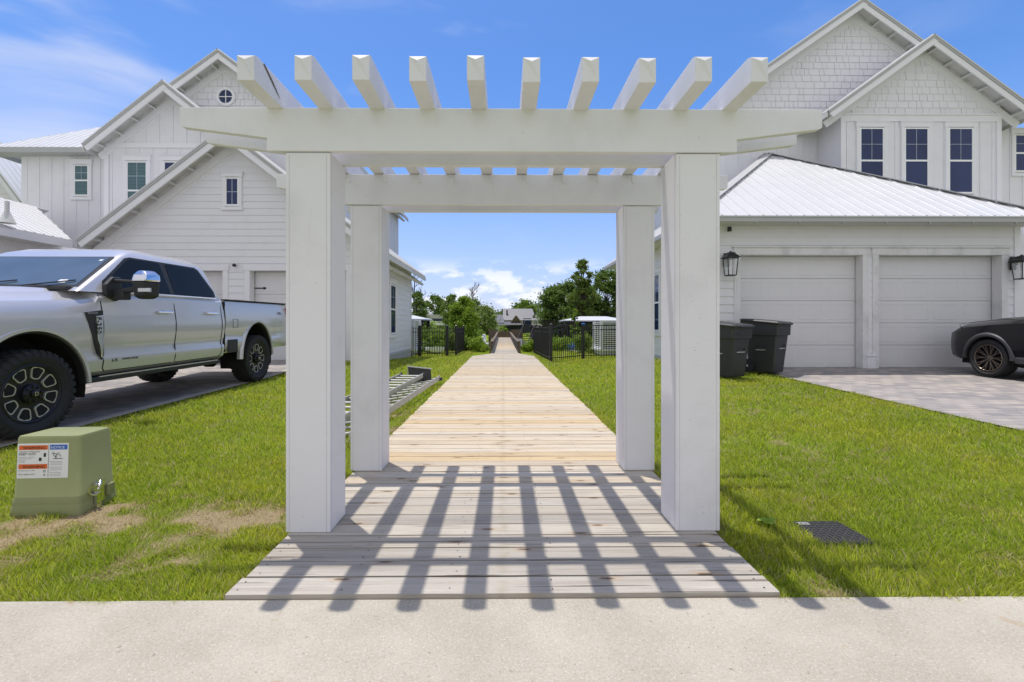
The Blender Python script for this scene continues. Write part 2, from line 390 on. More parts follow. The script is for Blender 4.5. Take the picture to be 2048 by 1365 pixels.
M['soil'] = soil()
def blades():
    m, t, b, oc = newmat('grass_blades')
    g = t.nodes.new('ShaderNodeNewGeometry'); a = N(t, 'ShaderNodeAttribute', attribute_name='dry'); rnd = g.outputs['Random Per Island']
    c = mix(t, rnd, (.13, .22, .012), (.60, .70, .06))
    c = mix(t, ramp(t, noise(t, oc, .9, 4), .4, .65), c, mix(t, rnd, (.21, .27, .015), (.74, .74, .07)))
    dry = mix(t, mth(t, 'FRACT', mth(t, 'MULTIPLY', rnd, 9.7)), (.34, .25, .10), (.74, .62, .38))
    c = mix(t, ramp(t, mth(t, 'ADD', mth(t, 'MULTIPLY', a.outputs['Fac'], 1.1), mth(t, 'MULTIPLY', mth(t, 'FRACT', mth(t, 'MULTIPLY', rnd, 31.7)), .95)), .74, .90), c, dry)
    L(t, c, b.inputs['Base Color']); b.inputs['Roughness'].default_value = .5; b.inputs['Specular IOR Level'].default_value = .3
    tr = t.nodes.new('ShaderNodeBsdfTranslucent'); L(t, c, tr.inputs[0]); mx = t.nodes.new('ShaderNodeMixShader'); mx.inputs[0].default_value = .48
    L(t, b.outputs[0], mx.inputs[1]); L(t, tr.outputs[0], mx.inputs[2]); L(t, mx.outputs[0], t.nodes['Material Output'].inputs[0])
    return m
M['grass'] = blades()
def water():
    m, t, b, oc = newmat('bayou_water')
    b.inputs['Base Color'].default_value = (.035, .04, .03, 1); b.inputs['Roughness'].default_value = .08
    bump(t, b, noise(t, oc, 1.6, 4, .6, stretch=(1, 2.5, 1)), .35, .05)
    return m
M['water'] = water()
M['leafdark'] = leafmat('dark_oak_leaves', (.06, .115, .02), (.21, .31, .06), .45)
M['leafmid'] = leafmat('mid_green_leaves', (.10, .18, .025), (.31, .43, .07), .45)
M['leafpale'] = leafmat('pale_green_leaves', (.15, .22, .05), (.36, .45, .13), .4)
M['leafbright'] = leafmat('bright_green_leaves', (.15, .28, .02), (.38, .52, .06))
M['leafbushy'] = leafmat('fresh_green_leaves', (.12, .23, .02), (.38, .54, .06), .45)
M['needles'] = leafmat('pine_needles', (.08, .14, .025), (.27, .36, .07), .45)

# ------------------------------------------------------------------ ground
def sm(a, b, x): t = np.clip((x-a)/(b-a), 0, 1); return t*t*(3-2*t)
HY = [0, 2, 4, 6, 9, 10.3, 12.5, 15, 18, 22]; HZ = [-.02, .0, .09, .125, .165, .235, .27, .12, .0, -.06]
def g(X, Y):
    X = np.asarray(X, float); Y = np.asarray(Y, float)
    z = -.045+.035*sm(2, 5, Y)+sm(1.5, 4.4, np.abs(X))*np.interp(Y, HY, HZ)
    z = z-.06*(1-sm(2.0, 2.035, Y))
    z = z-1.75*sm(22.5, 27, Y)+1.0*sm(84, 90, Y)
    return z
def vnoise(X, Y, s, seed):
    r = np.random.default_rng(seed).random((257, 257)); x = np.asarray(X)*s+100; y = np.asarray(Y)*s+100
    xi = np.floor(x).astype(int); yi = np.floor(y).astype(int); fx = x-xi; fy = y-yi; fx = fx*fx*(3-2*fx); fy = fy*fy*(3-2*fy)
    a = r[xi % 256, yi % 256]; b_ = r[(xi+1) % 256, yi % 256]; c = r[xi % 256, (yi+1) % 256]; d = r[(xi+1) % 256, (yi+1) % 256]
    return (a*(1-fx)+b_*fx)*(1-fy)+(c*(1-fx)+d*fx)*fy
def dryness(X, Y):
    n = .25*vnoise(X, Y, 1.5, 1)+.33*vnoise(X, Y, 4.6, 2)+.42*vnoise(X, Y, 12, 3)
    zone = np.exp(-(((X+2.25)/1.2)**2+((Y-2.68)/.45)**2))*.325                                   # bare patches beside the pedestal
    zone += np.exp(-(((X+1.75)/.6)**2+((Y-2.98)/.22)**2))*.24
    zone += np.exp(-(((X-2.6)/.6)**2+((Y-2.25)/.2)**2))*.22
    zone += np.exp(-(((X-3.5)/1.0)**2+((Y-6.6)/1.1)**2))*.15 + np.exp(-(((X-3.0)/.7)**2+((Y-3.2)/.35)**2))*.04
    zone += np.exp(-(((X+1.5)/.35)**2+((Y-5.6)/1.8)**2))*.10
    return np.clip((n-.69+zone)*3.4+.10, 0, 1)
xs = np.unique(np.concatenate([np.linspace(-9, 9, 145), np.linspace(-40, -9, 20), np.linspace(9, 40, 20), [-900, -400, -150, -80, 80, 150, 400, 900]]))
ys = np.unique(np.concatenate([[-30, -5, 0], np.linspace(1.9, 2.1, 5), np.linspace(2.1, 8, 60), np.linspace(8, 30, 70), np.linspace(30, 95, 20), [120, 200, 400, 1200]]))
GX, GY = np.meshgrid(xs, ys); GZ = g(GX, GY); nx = len(xs); ny = len(ys)
mb = MB(); mb.v = list(zip(GX.ravel(), GY.ravel(), GZ.ravel()))
mb.f = [(j*nx+i, j*nx+i+1, (j+1)*nx+i+1, (j+1)*nx+i) for j in range(ny-1) for i in range(nx-1)]
ground = struct('ground', mb, M['soil'], fix=False)
ground.data.polygons.foreach_set('use_smooth', [True]*len(ground.data.polygons))
at_ = ground.data.attributes.new('dry', 'FLOAT', 'POINT'); at_.data.foreach_set('value', dryness(GX, GY).ravel().astype(np.float32))
struct('water', MB().add([(-400, 24.5, -1.45), (400, 24.5, -1.45), (400, 90, -1.45), (-400, 90, -1.45)], [(0,1,2,3)]), M['water'])
# concrete sidewalk with joints
mb = MB()
edges = [-9.2+1.53*i for i in range(13)]
sw = struct('sidewalk', MB().box(-30, 30, -.4, 2.040, -.14, -.020), M['concrete'], bevel=.006)

# paver driveways, sheets that follow the rise towards the garages
def sheet(x0f, x1f, y0, y1, dz, n=60, m=8):
    mb = MB(); yv = np.linspace(y0, y1, n)
    for y in yv:
        a, b_ = x0f(y), x1f(y)
        for k in range(m+1):
            x = a+(b_-a)*k/m; mb.v.append((x, y, float(-.01*sm(2, 5, y)*0 + (-.045+.035*sm(2, 5, y)) + np.interp(y, HY, HZ)*float(sm(1.5, 4.4, abs(x))))+dz))
    mb.f = [(j*(m+1)+i, j*(m+1)+i+1, (j+1)*(m+1)+i+1, (j+1)*(m+1)+i) for j in range(n-1) for i in range(m)]
    mb.m = [0]*len(mb.f); return mb
redge = lambda y: 5.42+.22*float(sm(4.5, 10, y))
ledge = lambda y: -4.55-.10*float(sm(4, 10, y))
struct('driveway', sheet(redge, lambda y: 16, 2.02, 10.75, .022), M['pavers'], fix=False)
struct('driveway', sheet(lambda y: -13.5, lambda y: ledge(y)-.16, 2.02, 12.7, .022), M['pavers'], fix=False)
struct('driveway_edging', sheet(lambda y: ledge(y)-.165, ledge, 2.02, 12.2, .028, m=1), M['concrete'], fix=False)

# ------------------------------------------------------------------ boardwalk
BX0, BX1 = -1.235, 1.247
mb = MB(); y = 2.045; k = 0
def board(x0, x1, y0, y1, z1, th=.038):
    j = random.uniform
    dz = j(-.0015, .0015); mb.box(x0+j(-.012, .012), x1+j(-.012, .012), y0+j(0, .003), y1-j(0, .003), z1-th+dz, z1+dz)
while y < 20.1:
    yc = y+.07
    if yc < 18.3: a, b_ = BX0, BX1
    else:
        t_ = min(1, (yc-18.3)/1.6); a = BX0+(-.55-BX0)*t_; b_ = BX1+(.74-BX1)*t_
    board(a, b_, y, y+.1372, 0.0)
    if yc < 9:
        mb.cur = 1
        for nxp in (-1.19, -.72, -.24, .24, .72, 1.2):
            for dy in (.035, .105):
                if random.random() < .85:
                    cx, cy, r_ = nxp+random.uniform(-.02, .02), y+dy+random.uniform(-.006, .006), random.uniform(.0032, .005)
                    mb.add([(cx+r_*math.cos(q*math.pi/3), cy+r_*math.sin(q*math.pi/3), .0022) for q in range(6)], [tuple(range(6))])
        mb.cur = 0
    y += .1435; k += 1
mb.cur = 2
for x in (BX0+.05, -.4, .4, BX1-.05): mb.box(x-.02, x+.02, 2.09, 18.3, -.16, -.042)
mb.box(BX0+.03, BX1-.03, 2.055, 2.08, -.10, -.041)
struct('boardwalk', mb, [M['planks'], M['ink'], M['oldwood']], fix=False)

# footbridge beyond, with low rails
fb = thing('footbridge', 'long narrow wooden footbridge with low brown rails past the boardwalk', 'bridge', (0, 20, 0))
mb = MB(); y = 20.25
bz = lambda y: .12*float(sm(26, 42, y))
while y < 43:
    board(-.52, .70, y, y+.1385, bz(y)); y += .1435
obj('deck', mb, M['planks'], fb, fix=False)
mb = MB()
for y in np.arange(20.4, 43, 2.4):
    for x in (-.45, .62): mb.box(x-.07, x+.07, y, y+.14, -2.2, bz(y)-.05)
mb.box(-.5, -.44, 20.3, 43, -.22, -.045); mb.box(.6, .66, 20.3, 43, -.22, -.045)
obj('piling', mb, M['oldwood'], fb)
for sx in (-.56, .74):
    mb = MB()
    for y in np.arange(20.3, 43.2, 1.9): mb.box(sx-.045, sx+.045, y, y+.09, -.2, bz(y)+.50)
    for z_, hh in ((.51, .04), (.33, .09), (.15, .09)):
        for ya in np.arange(20.3, 43, 3.8):
            mb.bar((sx-.05*(1 if sx > 0 else -1), ya, bz(ya)+z_), (sx-.05*(1 if sx > 0 else -1), ya+3.8, bz(ya+3.8)+z_), .14 if hh < .05 else .035, hh)
    obj('railing', mb, M['oldwood'], fb)
mb = MB()
mb.box(-.62, .8, 46.4, 46.5, -.9, .65); 
for x in (-.6, 0, .7): mb.box(x-.05, x+.05, 46.3, 46.42, -2.2, .8)
obj('end_rail', mb, M['oldwood'], fb)
mb = MB(); mb.box(-1.4, 1.9, 43.1, 46.4, .02, .09)
for x in (-1.3, 1.8):
    for y in (43.3, 46): mb.box(x-.08, x+.08, y, y+.16, -2.2, .9)
mb.box(-1.35, -.6, 43.2, 43.26, .1, .88); mb.box(.8, 1.85, 43.2, 43.26, .1, .88)
obj('landing', mb, M['oldwood'], fb)

# ------------------------------------------------------------------ pergola
pg = thing('pergola', 'white painted timber pergola over the street end of the boardwalk', 'pergola', (0, 3.3, 0))
for (x0, y0) in ((-1.262, 2.652), (1.012, 2.652), (-1.262, 3.772), (1.002, 3.772)):
    mb = MB(); mb.box(x0, x0+.258, y0, y0+.258, .002, 2.21 if y0 < 3 else 2.20)
    obj('post', mb, M['pergola'], pg, bevel=.005)
    mb = MB()
    for dx in (.021, .237): mb.box(x0+dx-.0012, x0+dx+.0012, y0-.0012, y0+.002, .004, 2.195)
    sx_ = x0+.258 if x0 < 0 else x0
    mb.box(sx_-.0012, sx_+.0012, y0+.020, y0+.0225, .004, 2.195)
    obj('post_seam', mb, M['caulk'], pg)
def beam(yf, zb, zt, th, xe=1.865):
    prof = [(-xe, zt), (xe, zt), (xe, zt-.105), (xe-.02, zt-.115), (1.365, zt-.175), (1.365, zb), (-1.365, zb), (-1.365, zt-.175), (-xe+.02, zt-.115), (-xe, zt-.105)]
    mb = MB(); mb.prism([(x, yf, z) for x, z in prof], (0, th, 0)); return mb
for yf, zb, zt in ((2.640, 2.214, 2.464), (2.872, 2.214, 2.464), (3.760, 2.204, 2.454), (3.992, 2.204, 2.454)):
    obj('beam', beam(yf, zb, zt, .040), M['pergola'], pg, bevel=.003)
for i in range(10):
    xc = -1.313+.2934*i+random.uniform(-.006, .006); hw = .044; z0, z1 = 2.458, 2.598; ya = 2.335+random.uniform(-.008, .008); yb = 4.27+random.uniform(-.01, .01)
    if i == 8: ya -= .012; 
    sk = random.uniform(-.006, .006)
    vs = []; 
    def endv(yt, s, dx):
        return [(xc-hw+dx, yt, z0), (xc+hw+dx, yt, z0), (xc+hw+dx, yt, z1-.012), (xc+dx, yt-s*.012, z1-.038), (xc-hw+dx, yt, z1-.012), (xc-hw+dx, yt+s*.035, z1), (xc+hw+dx, yt+s*.035, z1)]
    A = endv(ya, 1, sk); B = endv(yb, -1, -sk)
    mb = MB(); mb.add(A+B, [(0,1,2,3,4), (5,4,3,2,6), (7,11,10,9,8), (12,13,9,10,11), (0,7,8,1), (1,8,9,2), (2,9,13,6), (6,13,12,5), (5,12,11,4), (4,11,7,0)])
    # long checks in the timber of some rafters
    obj('rafter', mb, M['pergola'], pg, bevel=.0025)
    mb = MB()
    mb.box(xc+hw-.006, xc+hw+.016, 3.753, 3.7595, 2.385, 2.456)
    obj('rafter_tie', mb, M['pergola'], pg)
mb = MB()
x_ = -1.313+.0455
mb.add([(x_, 2.42, 2.588), (x_, 2.50, 2.545), (x_, 2.60, 2.49), (x_, 2.60, 2.494), (x_, 2.52, 2.55), (x_, 2.43, 2.597)], [(0,1,2,3,4,5)])
obj('timber_crack', mb, M['oldwood'], pg, fix=False)

# ------------------------------------------------------------------ building kit
class Fr:
    def __init__(s, o, u, n): s.o = Vector(o); s.u = Vector(u); s.n = Vector(n)
    def p(s, a, z, d=0): return s.o+s.u*a+Vector((0, 0, z))+s.n*d
def front(Y): return Fr((0, Y, 0), (1, 0, 0), (0, -1, 0))
def side(X, sgn): return Fr((X, 0, 0), (0, 1, 0), (sgn, 0, 0))
def clip(poly, A, B, C):
    """keep A*x+B*z<=C"""
    o = []; n = len(poly)
    for i in range(n):
        p, q = poly[i], poly[(i+1) % n]; dp = A*p[0]+B*p[1]-C; dq = A*q[0]+B*q[1]-C
        if dp <= 0: o.append(p)
        if (dp < 0 < dq) or (dq < 0 < dp): t = dp/(dp-dq); o.append((p[0]+(q[0]-p[0])*t, p[1]+(q[1]-p[1])*t))
    return o
def band_clip(poly, z0, z1): return clip(clip(poly, 0, 1, z1), 0, -1, -z0)
def clipin(q, poly):
    cx = sum(p[0] for p in poly)/len(poly); cz = sum(p[1] for p in poly)/len(poly)
    for i in range(len(poly)):
        a, b_ = poly[i], poly[(i+1) % len(poly)]; A, B = b_[1]-a[1], -(b_[0]-a[0]); C = A*a[0]+B*a[1]
        if A*cx+B*cz > C: A, B, C = -A, -B, -C
        q = clip(q, A, B, C)
        if len(q) < 3: return []
    return q
def area(q): return abs(sum(q[i][0]*q[(i+1) % len(q)][1]-q[(i+1) % len(q)][0]*q[i][1] for i in range(len(q)))/2)
def plate(mb, fr, q, dfun):
    n = len(q); fv = [fr.p(a, z, dfun(z)) for a, z in q]; bv = [fr.p(a, z, 0) for a, z in q]
    mb.add(fv+bv, [tuple(range(n))]+[(i, n+i, n+(i+1) % n, (i+1) % n) for i in range(n)])
def lap(mb, fr, poly, expo=.185, t=.016, z0=None):
    zs = [p[1] for p in poly]; z = min(zs) if z0 is None else z0
    while z < max(zs):
        q = band_clip(poly, z, z+expo)
        if len(q) >= 3 and area(q) > 1e-4: plate(mb, fr, q, lambda zz, z=z: t+.004-t*(zz-z)/expo)
        z += expo
def shingle(mb, fr, poly, h=.205, t=.02):
    z = min(p[1] for p in poly); x0 = min(p[0] for p in poly); x1 = max(p[0] for p in poly); rr = random.Random(3)
    while z < max(p[1] for p in poly):
        x = x0-rr.uniform(0, .2)
        while x < x1:
            wd = rr.choice([.14, .19, .24, .29, .34]); q = clipin([(x+.006, z), (x+wd-.006, z), (x+wd-.006, z+h), (x+.006, z+h)], poly)
            if len(q) >= 3 and area(q) > 2e-4: e = rr.uniform(0, .006); plate(mb, fr, q, lambda zz, z=z, e=e: t+.004+e-t*(zz-z)/h)
            x += wd
        z += h
def battens(mb, fr, poly, sp=.40, wd=.055, t=.022, off=.15):
    plate(mb, fr, poly, lambda z: .005)
    x0 = min(p[0] for p in poly); x1 = max(p[0] for p in poly); x = x0+off
    while x < x1:
        q = clipin([(x, -50), (x+wd, -50), (x+wd, 50), (x, 50)], poly)
        if len(q) >= 3: plate(mb, fr, q, lambda z: t)
        x += sp
def fbox(mb, fr, a0, a1, z0, z1, d0, d1):
    vs = [fr.p(a, z, d) for d in (d0, d1) for a, z in ((a0, z0), (a1, z0), (a1, z1), (a0, z1))]
    mb.add(vs, [(0,1,2,3), (7,6,5,4), (0,4,5,1), (1,5,6,2), (2,6,7,3), (3,7,4,0)])
def metal(mb, P0, U, V, poly, sp=.23, th=.03, rib=True):
    """ribbed metal sheet; P0 origin, U along the eave, V up the slope, poly in (u, v)"""
    P0 = Vector(P0); U = Vector(U).normalized(); V = Vector(V).normalized(); Nn = U.cross(V)
    if Nn.z < 0: Nn = -Nn
    P = lambda u, v, n=0: P0+U*u+V*v+Nn*n
    mb.prism([P(u, v, -th) for u, v in poly], Nn*th)
    if not rib: return
    u0 = min(p[0] for p in poly); u1 = max(p[0] for p in poly); u = u0+.05
    while u < u1-.03:
        q = clipin([(u-.02, -99), (u+.02, -99), (u+.02, 99), (u-.02, 99)], poly)
        if len(q) >= 3:
            va = min(p[1] for p in q)+.004; vb = max(p[1] for p in q)-.01
            if vb > va+.05:
                r = []
                for v in (va, vb): r.append([P(u-.022, v, -.002), P(u-.011, v, .018), P(u+.011, v, .018), P(u+.022, v, -.002)])
                mb.loft(r, True)
        u += sp
def gable_roof(root, xa, za, xl, zl, xr, zr, y0, y1, ywall, tails=(1, 1), mat='roof', fas='fascia'):
    """ridge along Y; rake overhang between y0 and the wall plane ywall"""
    for sd_, (xe, ze, lk) in enumerate(((xl, zl, tails[0]), (xr, zr, tails[1]))):
        jo = .0035*sd_
        V = Vector((xa-xe, 0, za-ze)); ln = V.length
        mb = MB(); metal(mb, (xe, y0-.03, ze), (0, 1, 0), V, [(0, 0), (y1-y0+.03, 0), (y1-y0+.03, ln), (0, ln)])
        obj('roof', mb, M[mat], root)
        Vn = V.normalized(); Nn = Vector((0, 1, 0)).cross(Vn); Nn = -Nn if Nn.z < 0 else Nn
        mb = MB(); a = Vector((xe, 0, ze)); b_ = Vector((xa, 0, za))
        for (q, r_, hh, yo, tw) in ((.062, .0, .062, y0-.022, .05), (.17, .0, .150, y0-.002, .042)):
            p0 = a-Nn*q; p1 = b_-Nn*q
            mb.bar((p0.x, yo+tw/2+jo, p0.z), (p1.x, yo+tw/2+jo, p1.z), tw-2.5*jo, hh-jo, up=Nn)
            mb.cur = 1
        # eave board along the side
        obj('rake_board', mb, [M[fas], M['trim']], root)
        mb = MB(); p0 = a-Nn*.09; 
        mb.bar((a.x, y0+.04, a.z-.11), (a.x, y1, a.z-.11), .03, .13)
        # soffit sheet and lookouts
        sa = a-Nn*.075; sb = b_-Nn*.075
        mb.prism([(sa.x, y0+.035, sa.z), (sb.x, y0+.035, sb.z), (sb.x, y1, sb.z), (sa.x, y1, sa.z)], -Nn*.02)
        obj('soffit', mb, M['soffit'], root)
        if lk:
            mb = MB(); n = int(ln/.62)
            for k in range(n):
                c = a+Vn*(.3+k*.62)-Nn*.155
                mb.bar((c.x, y0+.04, c.z), (c.x, ywall+.01, c.z), .055, .10, up=Nn)
            obj('lookout', mb, M['soffit'], root)
            # rake trim on the wall
            mb = MB(); c0 = a-Nn*.30; c1 = b_-Nn*.30
            mb.bar((c0.x, ywall-.022-jo, c0.z), (c1.x, ywall-.022-jo, c1.z), .04, .20, up=Nn)
            obj('wall_trim', mb, M['trim'], root)
def window(root, fr, a0, a1, z0, z1, mat='glass', tw=.10, cross='double', sill=True, head=True):
    mb = MB(); e = .035
    fbox(mb, fr, a0-tw, a0, z0-tw*.4, z1+tw*.2, .0, .052); fbox(mb, fr, a1, a1+tw, z0-tw*.4, z1+tw*.2, .0, .052)
    fbox(mb, fr, a0-tw-.02, a1+tw+.02, z1+tw*.2, z1+tw*1.6, .0, .058)
    fbox(mb, fr, a0-tw-.04, a1+tw+.04, z1+tw*1.6, z1+tw*1.9, .0, .075)
    fbox(mb, fr, a0-tw-.02, a1+tw+.02, z0-tw*1.3, z0-tw*.4, .0, .062)
    wo = obj('window', mb, M['trim'], root, bevel=.004)
    mb = MB(); zm = (z0+z1)/2
    for (p, q, r_, s_) in ((a0, a0+e, z0, z1), (a1-e, a1, z0, z1), (a0+e, a1-e, z1-e, z1), (a0+e, a1-e, z0, z0+e*1.3)): fbox(mb, fr, p, q, r_, s_, .0, .044)
    if cross == 'double': fbox(mb, fr, a0+e, a1-e, zm-.025, zm+.025, .0, .042)
    obj('sash', mb, M['vinyl'], wo)
    mb = MB(); fbox(mb, fr, a0+e*.5, a1-e*.5, z0+e*.5, z1-e*.5, .0, .028)
    obj('pane', mb, M[mat], wo)
    mb = MB(); am = (a0+a1)/2
    if cross == 'double':
        fbox(mb, fr, am-.006, am+.006, zm, z1-e, .029, .035); zq = (zm+z1)/2; fbox(mb, fr, a0+e, a1-e, zq-.006, zq+.006, .0285, .0345)
    elif cross == 'full':
        fbox(mb, fr, am-.008, am+.008, z0+e, z1-e, .029, .035); fbox(mb, fr, a0+e, a1-e, zm-.008, zm+.008, .0285, .0345)
    if mb.v: obj('muntin', mb, M['muntin'], wo)
    return wo
def pentagon(fr, poly, depth):
    """solid house volume: wall outline extruded inwards"""
    mb = MB(); mb.prism([fr.p(a, z) for a, z in poly], -fr.n*depth); return mb
def garage_door(root, fr, a0, a1, z0, z1, d, strap=False, n=5, cols=4):
    mb = MB(); h = (z1-z0)/n
    for k in range(n):
        za, zb = z0+k*h+.004, z0+(k+1)*h-.004
        fbox(mb, fr, a0, a1, za, zb, d-.05, d)
        wc = (a1-a0)/cols
        for c in range(cols):
            x0, x1 = a0+c*wc+.07, a0+(c+1)*wc-.07; b_ = .012
            for (p, q, r_, s_, e_) in ((x0, x1, zb-.075-b_, zb-.075, .006), (x0, x1, za+.075, za+.075+b_, .006), (x0, x0+b_*.7, za+.09, zb-.09, .002), (x1-b_*.7, x1, za+.09, zb-.09, .002)):
                fbox(mb, fr, p, q, r_, s_, d-.002, d+e_)
            if False: fbox(mb, fr, x0+.03, x1-.03, za+.105, zb-.105, d-.002, d+.003)
    fbox(mb, fr, a0, a1, z0, z1, d-.09, d-.045)
    g_ = obj('garage_door', mb, M['door'], root)
    return g_

# ------------------------------------------------------------------ left house
lh = thing('house', 'white two storey house with gabled garage behind the silver pickup', 'house', (-8, 12.3, .25))
YG = 12.3; fg = front(YG); yr = YG-.42
ap = at(447, 254, yr); lt = at(150, 480, yr); slope = (ap.z-lt.z)/(ap.x-lt.x); rx = ap.x+(ap.z-3.20)/slope
wl = at(209, 500, YG).x; wr = -3.62
zr_ = lambda x: ap.z-.12-abs(x-ap.x)*slope
gp = [(wl, .1), (wr, .1), (wr, zr_(wr)), (ap.x, zr_(ap.x)), (wl, zr_(wl))]
obj('wall', pentagon(Fr((0, YG+.30, 0), (1,0,0), (0,-1,0)), gp, 5.4), M['siding'], lh)
# garage openings in the front skin
d1 = (at(432, 600, YG).x-1.5, at(448, 600, YG).x+.0); zt = at(470, 541, YG).z
o1 = (at(449, 0, YG).x-2.75, at(449, 0, YG).x-.02); o2 = (at(500, 0, YG).x, at(500, 0, YG).x+2.6); zf = .25
mb = MB()
segs = [(wl, o1[0], zf, zt), (o1[1], o2[0], zf, zt), (o2[1], wr, zf, zt)]
for a0, a1, z0, z1 in segs: mb.prism([fg.p(a0, z0), fg.p(a1, z0), fg.p(a1, z1), fg.p(a0, z1)], (0, .302, 0))
up = [(wl, zt), (wr, zt), (wr, zr_(wr)), (ap.x, zr_(ap.x)), (wl, zr_(wl))]
mb.prism([fg.p(a, z) for a, z in up], (0, .302, 0))
obj('front_wall', mb, M['siding'], lh)
mb = MB()
lap(mb, fg, up, z0=zt-.185)
for a0, a1, z0, z1 in segs: lap(mb, fg, [(a0, z0), (a1, z0), (a1, z1), (a0, z1)])
obj('lap_siding', mb, M['siding'], lh)
for o_ in (o1, o2):
    garage_door(lh, fg, o_[0]+.02, o_[1]-.02, zf, zt-.02, -.22, strap=True, n=4, cols=4)
    mb = MB(); fbox(mb, fg, o_[0]-.13, o_[0]+.01, zf-.02, zt-.01, -.2, .04); fbox(mb, fg, o_[1]-.01, o_[1]+.13, zf-.02, zt-.01, -.2, .04); fbox(mb, fg, o_[0]-.16, o_[1]+.16, zt-.012, zt+.15, -.2, .05)
    obj('door_trim', mb, M['trim'], lh, bevel=.004)
hp = at(500, 577, YG+.2)
mb = MB(); fbox(mb, fg, hp.x, hp.x+.40, hp.z-.012, hp.z+.018, -.222, -.205); 
for k in range(3): fbox(mb, fg, hp.x+.40-.02*k, hp.x+.43-.02*k, hp.z-.018-.006*k, hp.z+.024+.006*k, -.222, -.207+.001*k)
fbox(mb, fg, hp.x-.02, hp.x+.02, hp.z-.04, hp.z+.045, -.222, -.203)
obj('door_hinge', mb, M['black'], lh)
gable_roof(lh, ap.x, ap.z, lt.x, lt.z, rx, 3.20, yr, 18.35, YG)
w0 = at(452, 405, YG); w1 = at(479, 355, YG)
wn = window(lh, fg, w0.x, w1.x, at(0, 412, YG).z, at(0, 355, YG).z, cross='full', tw=.085)
mb = MB(); fbox(mb, fg, wr-.10, wr+.02, .3, 3.1, -.002, .03); fbox(mb, fg, wl-.02, wl+.1, .3, 3.2, -.002, .03); obj('corner_board', mb, M['trim'], lh)
# side wall along the lawn
fs = side(wr, 1); sp_ = [(YG+.02, .30), (17.9, .30), (17.9, 3.12), (YG+.02, 3.12)]
mb = MB(); lap(mb, fs, sp_); fbox(mb, fs, 17.78, 17.92, .3, 3.1, .0, .03); obj('lap_siding', mb, M['siding'], lh)
mb = MB(); fbox(mb, fs, YG+.0, 17.9, .25, .35, -.01, .045); fbox(mb, fs, YG-.0, 17.9, -.3, .25, -.02, .012); obj('foundation', mb, M['found'], lh)
window(lh, fs, 14.55, 15.25, .95, 2.55)
mb = MB()
for k in range(14): y_ = YG+.2+k*.42; mb.bar((wr, y_, 3.17), (rx-.03, y_, 3.17-(rx-wr)*slope*.9), .045, .09)
obj('rafter_tail', mb, M['soffit'], lh)

# gable B (two storey bay with vertical battens)
YB = 13.6; fb_ = front(YB); yb0 = YB-.42
ab = at(325, 160, yb0); lb = at(163, 288, yb0); sB = (ab.z-lb.z)/(ab.x-lb.x); xl_ = at(211, 400, YB).x; xr_ = 2*ab.x-xl_
zb_ = lambda x: ab.z-.12-abs(x-ab.x)*sB
bp = [(xl_, 2.0), (xr_, 2.0), (xr_, zb_(xr_)), (ab.x, zb_(ab.x)), (xl_, zb_(xl_))]
obj('wall', pentagon(fb_, bp, 4.0), M['siding'], lh)
zbelt = at(0, 291, YB).z
mb = MB(); battens(mb, fb_, [(xl_, 2.1), (xr_, 2.1), (xr_, zbelt-.06), (xl_, zbelt-.06)]); battens(mb, fb_, clipin([(xl_, zbelt+.06), (xr_, zbelt+.06), (xr_, 20), (xl_, 20)], bp), off=.3)
obj('batten_siding', mb, M['siding'], lh)
mb = MB(); fbox(mb, fb_, xl_-.02, xr_+.02, zbelt-.07, zbelt+.07, 0, .045); fbox(mb, fb_, xl_-.02, xl_+.12, 2.1, zbelt+.0, -.001, .035); obj('wall_trim', mb, M['trim'], lh)
gable_roof(lh, ab.x, ab.z, lb.x, lb.z, 2*ab.x-lb.x, lb.z, yb0, 17.0, YB)
wa = at(255, 324, YB); wb = at(296, 395, YB); window(lh, fb_, wa.x, wb.x, at(0, 440, YB).z, wa.z, 'blindglass')
wa = at(329, 324, YB); window(lh, fb_, wa.x, wa.x+(wb.x-at(255, 324, YB).x), at(0, 440, YB).z, wa.z, 'glass')
# gable A (main, shingled)
YA = 14.6; fa = front(YA); ya0 = YA-.42
aa = at(435, 98, ya0); sA = .735; ze_ = 7.15; hwA = (aa.z-ze_)/sA; la_x = aa.x-hwA; ra_x = aa.x+hwA; wlA = la_x+.45; wrA = ra_x-.45
zA = lambda x: aa.z-.12-abs(x-aa.x)*sA
apoly = [(wlA, 1.0), (wrA, 1.0), (wrA, zA(wrA)), (aa.x, zA(aa.x)), (wlA, zA(wlA))]
obj('wall', pentagon(fa, apoly, 10.2), M['siding'], lh)
zs_ = at(0, 262, YA).z
mb = MB(); shingle(mb, fa, clipin([(-30, zs_), (0, zs_), (0, 30), (-30, 30)], apoly)); obj('gable_shingles', mb, M['siding'], lh)
mb = MB(); battens(mb, fa, clipin([(-30, 2), (0, 2), (0, zs_-.12), (-30, zs_-.12)], apoly)); obj('batten_siding', mb, M['siding'], lh)
gable_roof(lh, aa.x, aa.z, la_x, ze_, ra_x, ze_, ya0, 25.2, YA)
rc = at(453, 195, YA); mb = MB(); Mx = Matrix.Translation((rc.x, YA, rc.z))
mb.lathe([(.215, 0), (.215, -.06), (.30, -.06), (.30, 0)], Mx, 32); wo = obj('round_window', mb, M['trim'], lh, smooth=40)
mb = MB(); mb.lathe([(.001, -.03), (.216, -.03)], Mx, 32); obj('pane', mb, M['glass'], wo)
mb = MB(); mb.box(rc.x-.21, rc.x+.21, YA-.045, YA-.032, rc.z-.012, rc.z+.012); mb.box(rc.x-.012, rc.x+.012, YA-.046, YA-.033, rc.z-.21, rc.z+.21); obj('muntin', mb, M['vinyl'], wo)
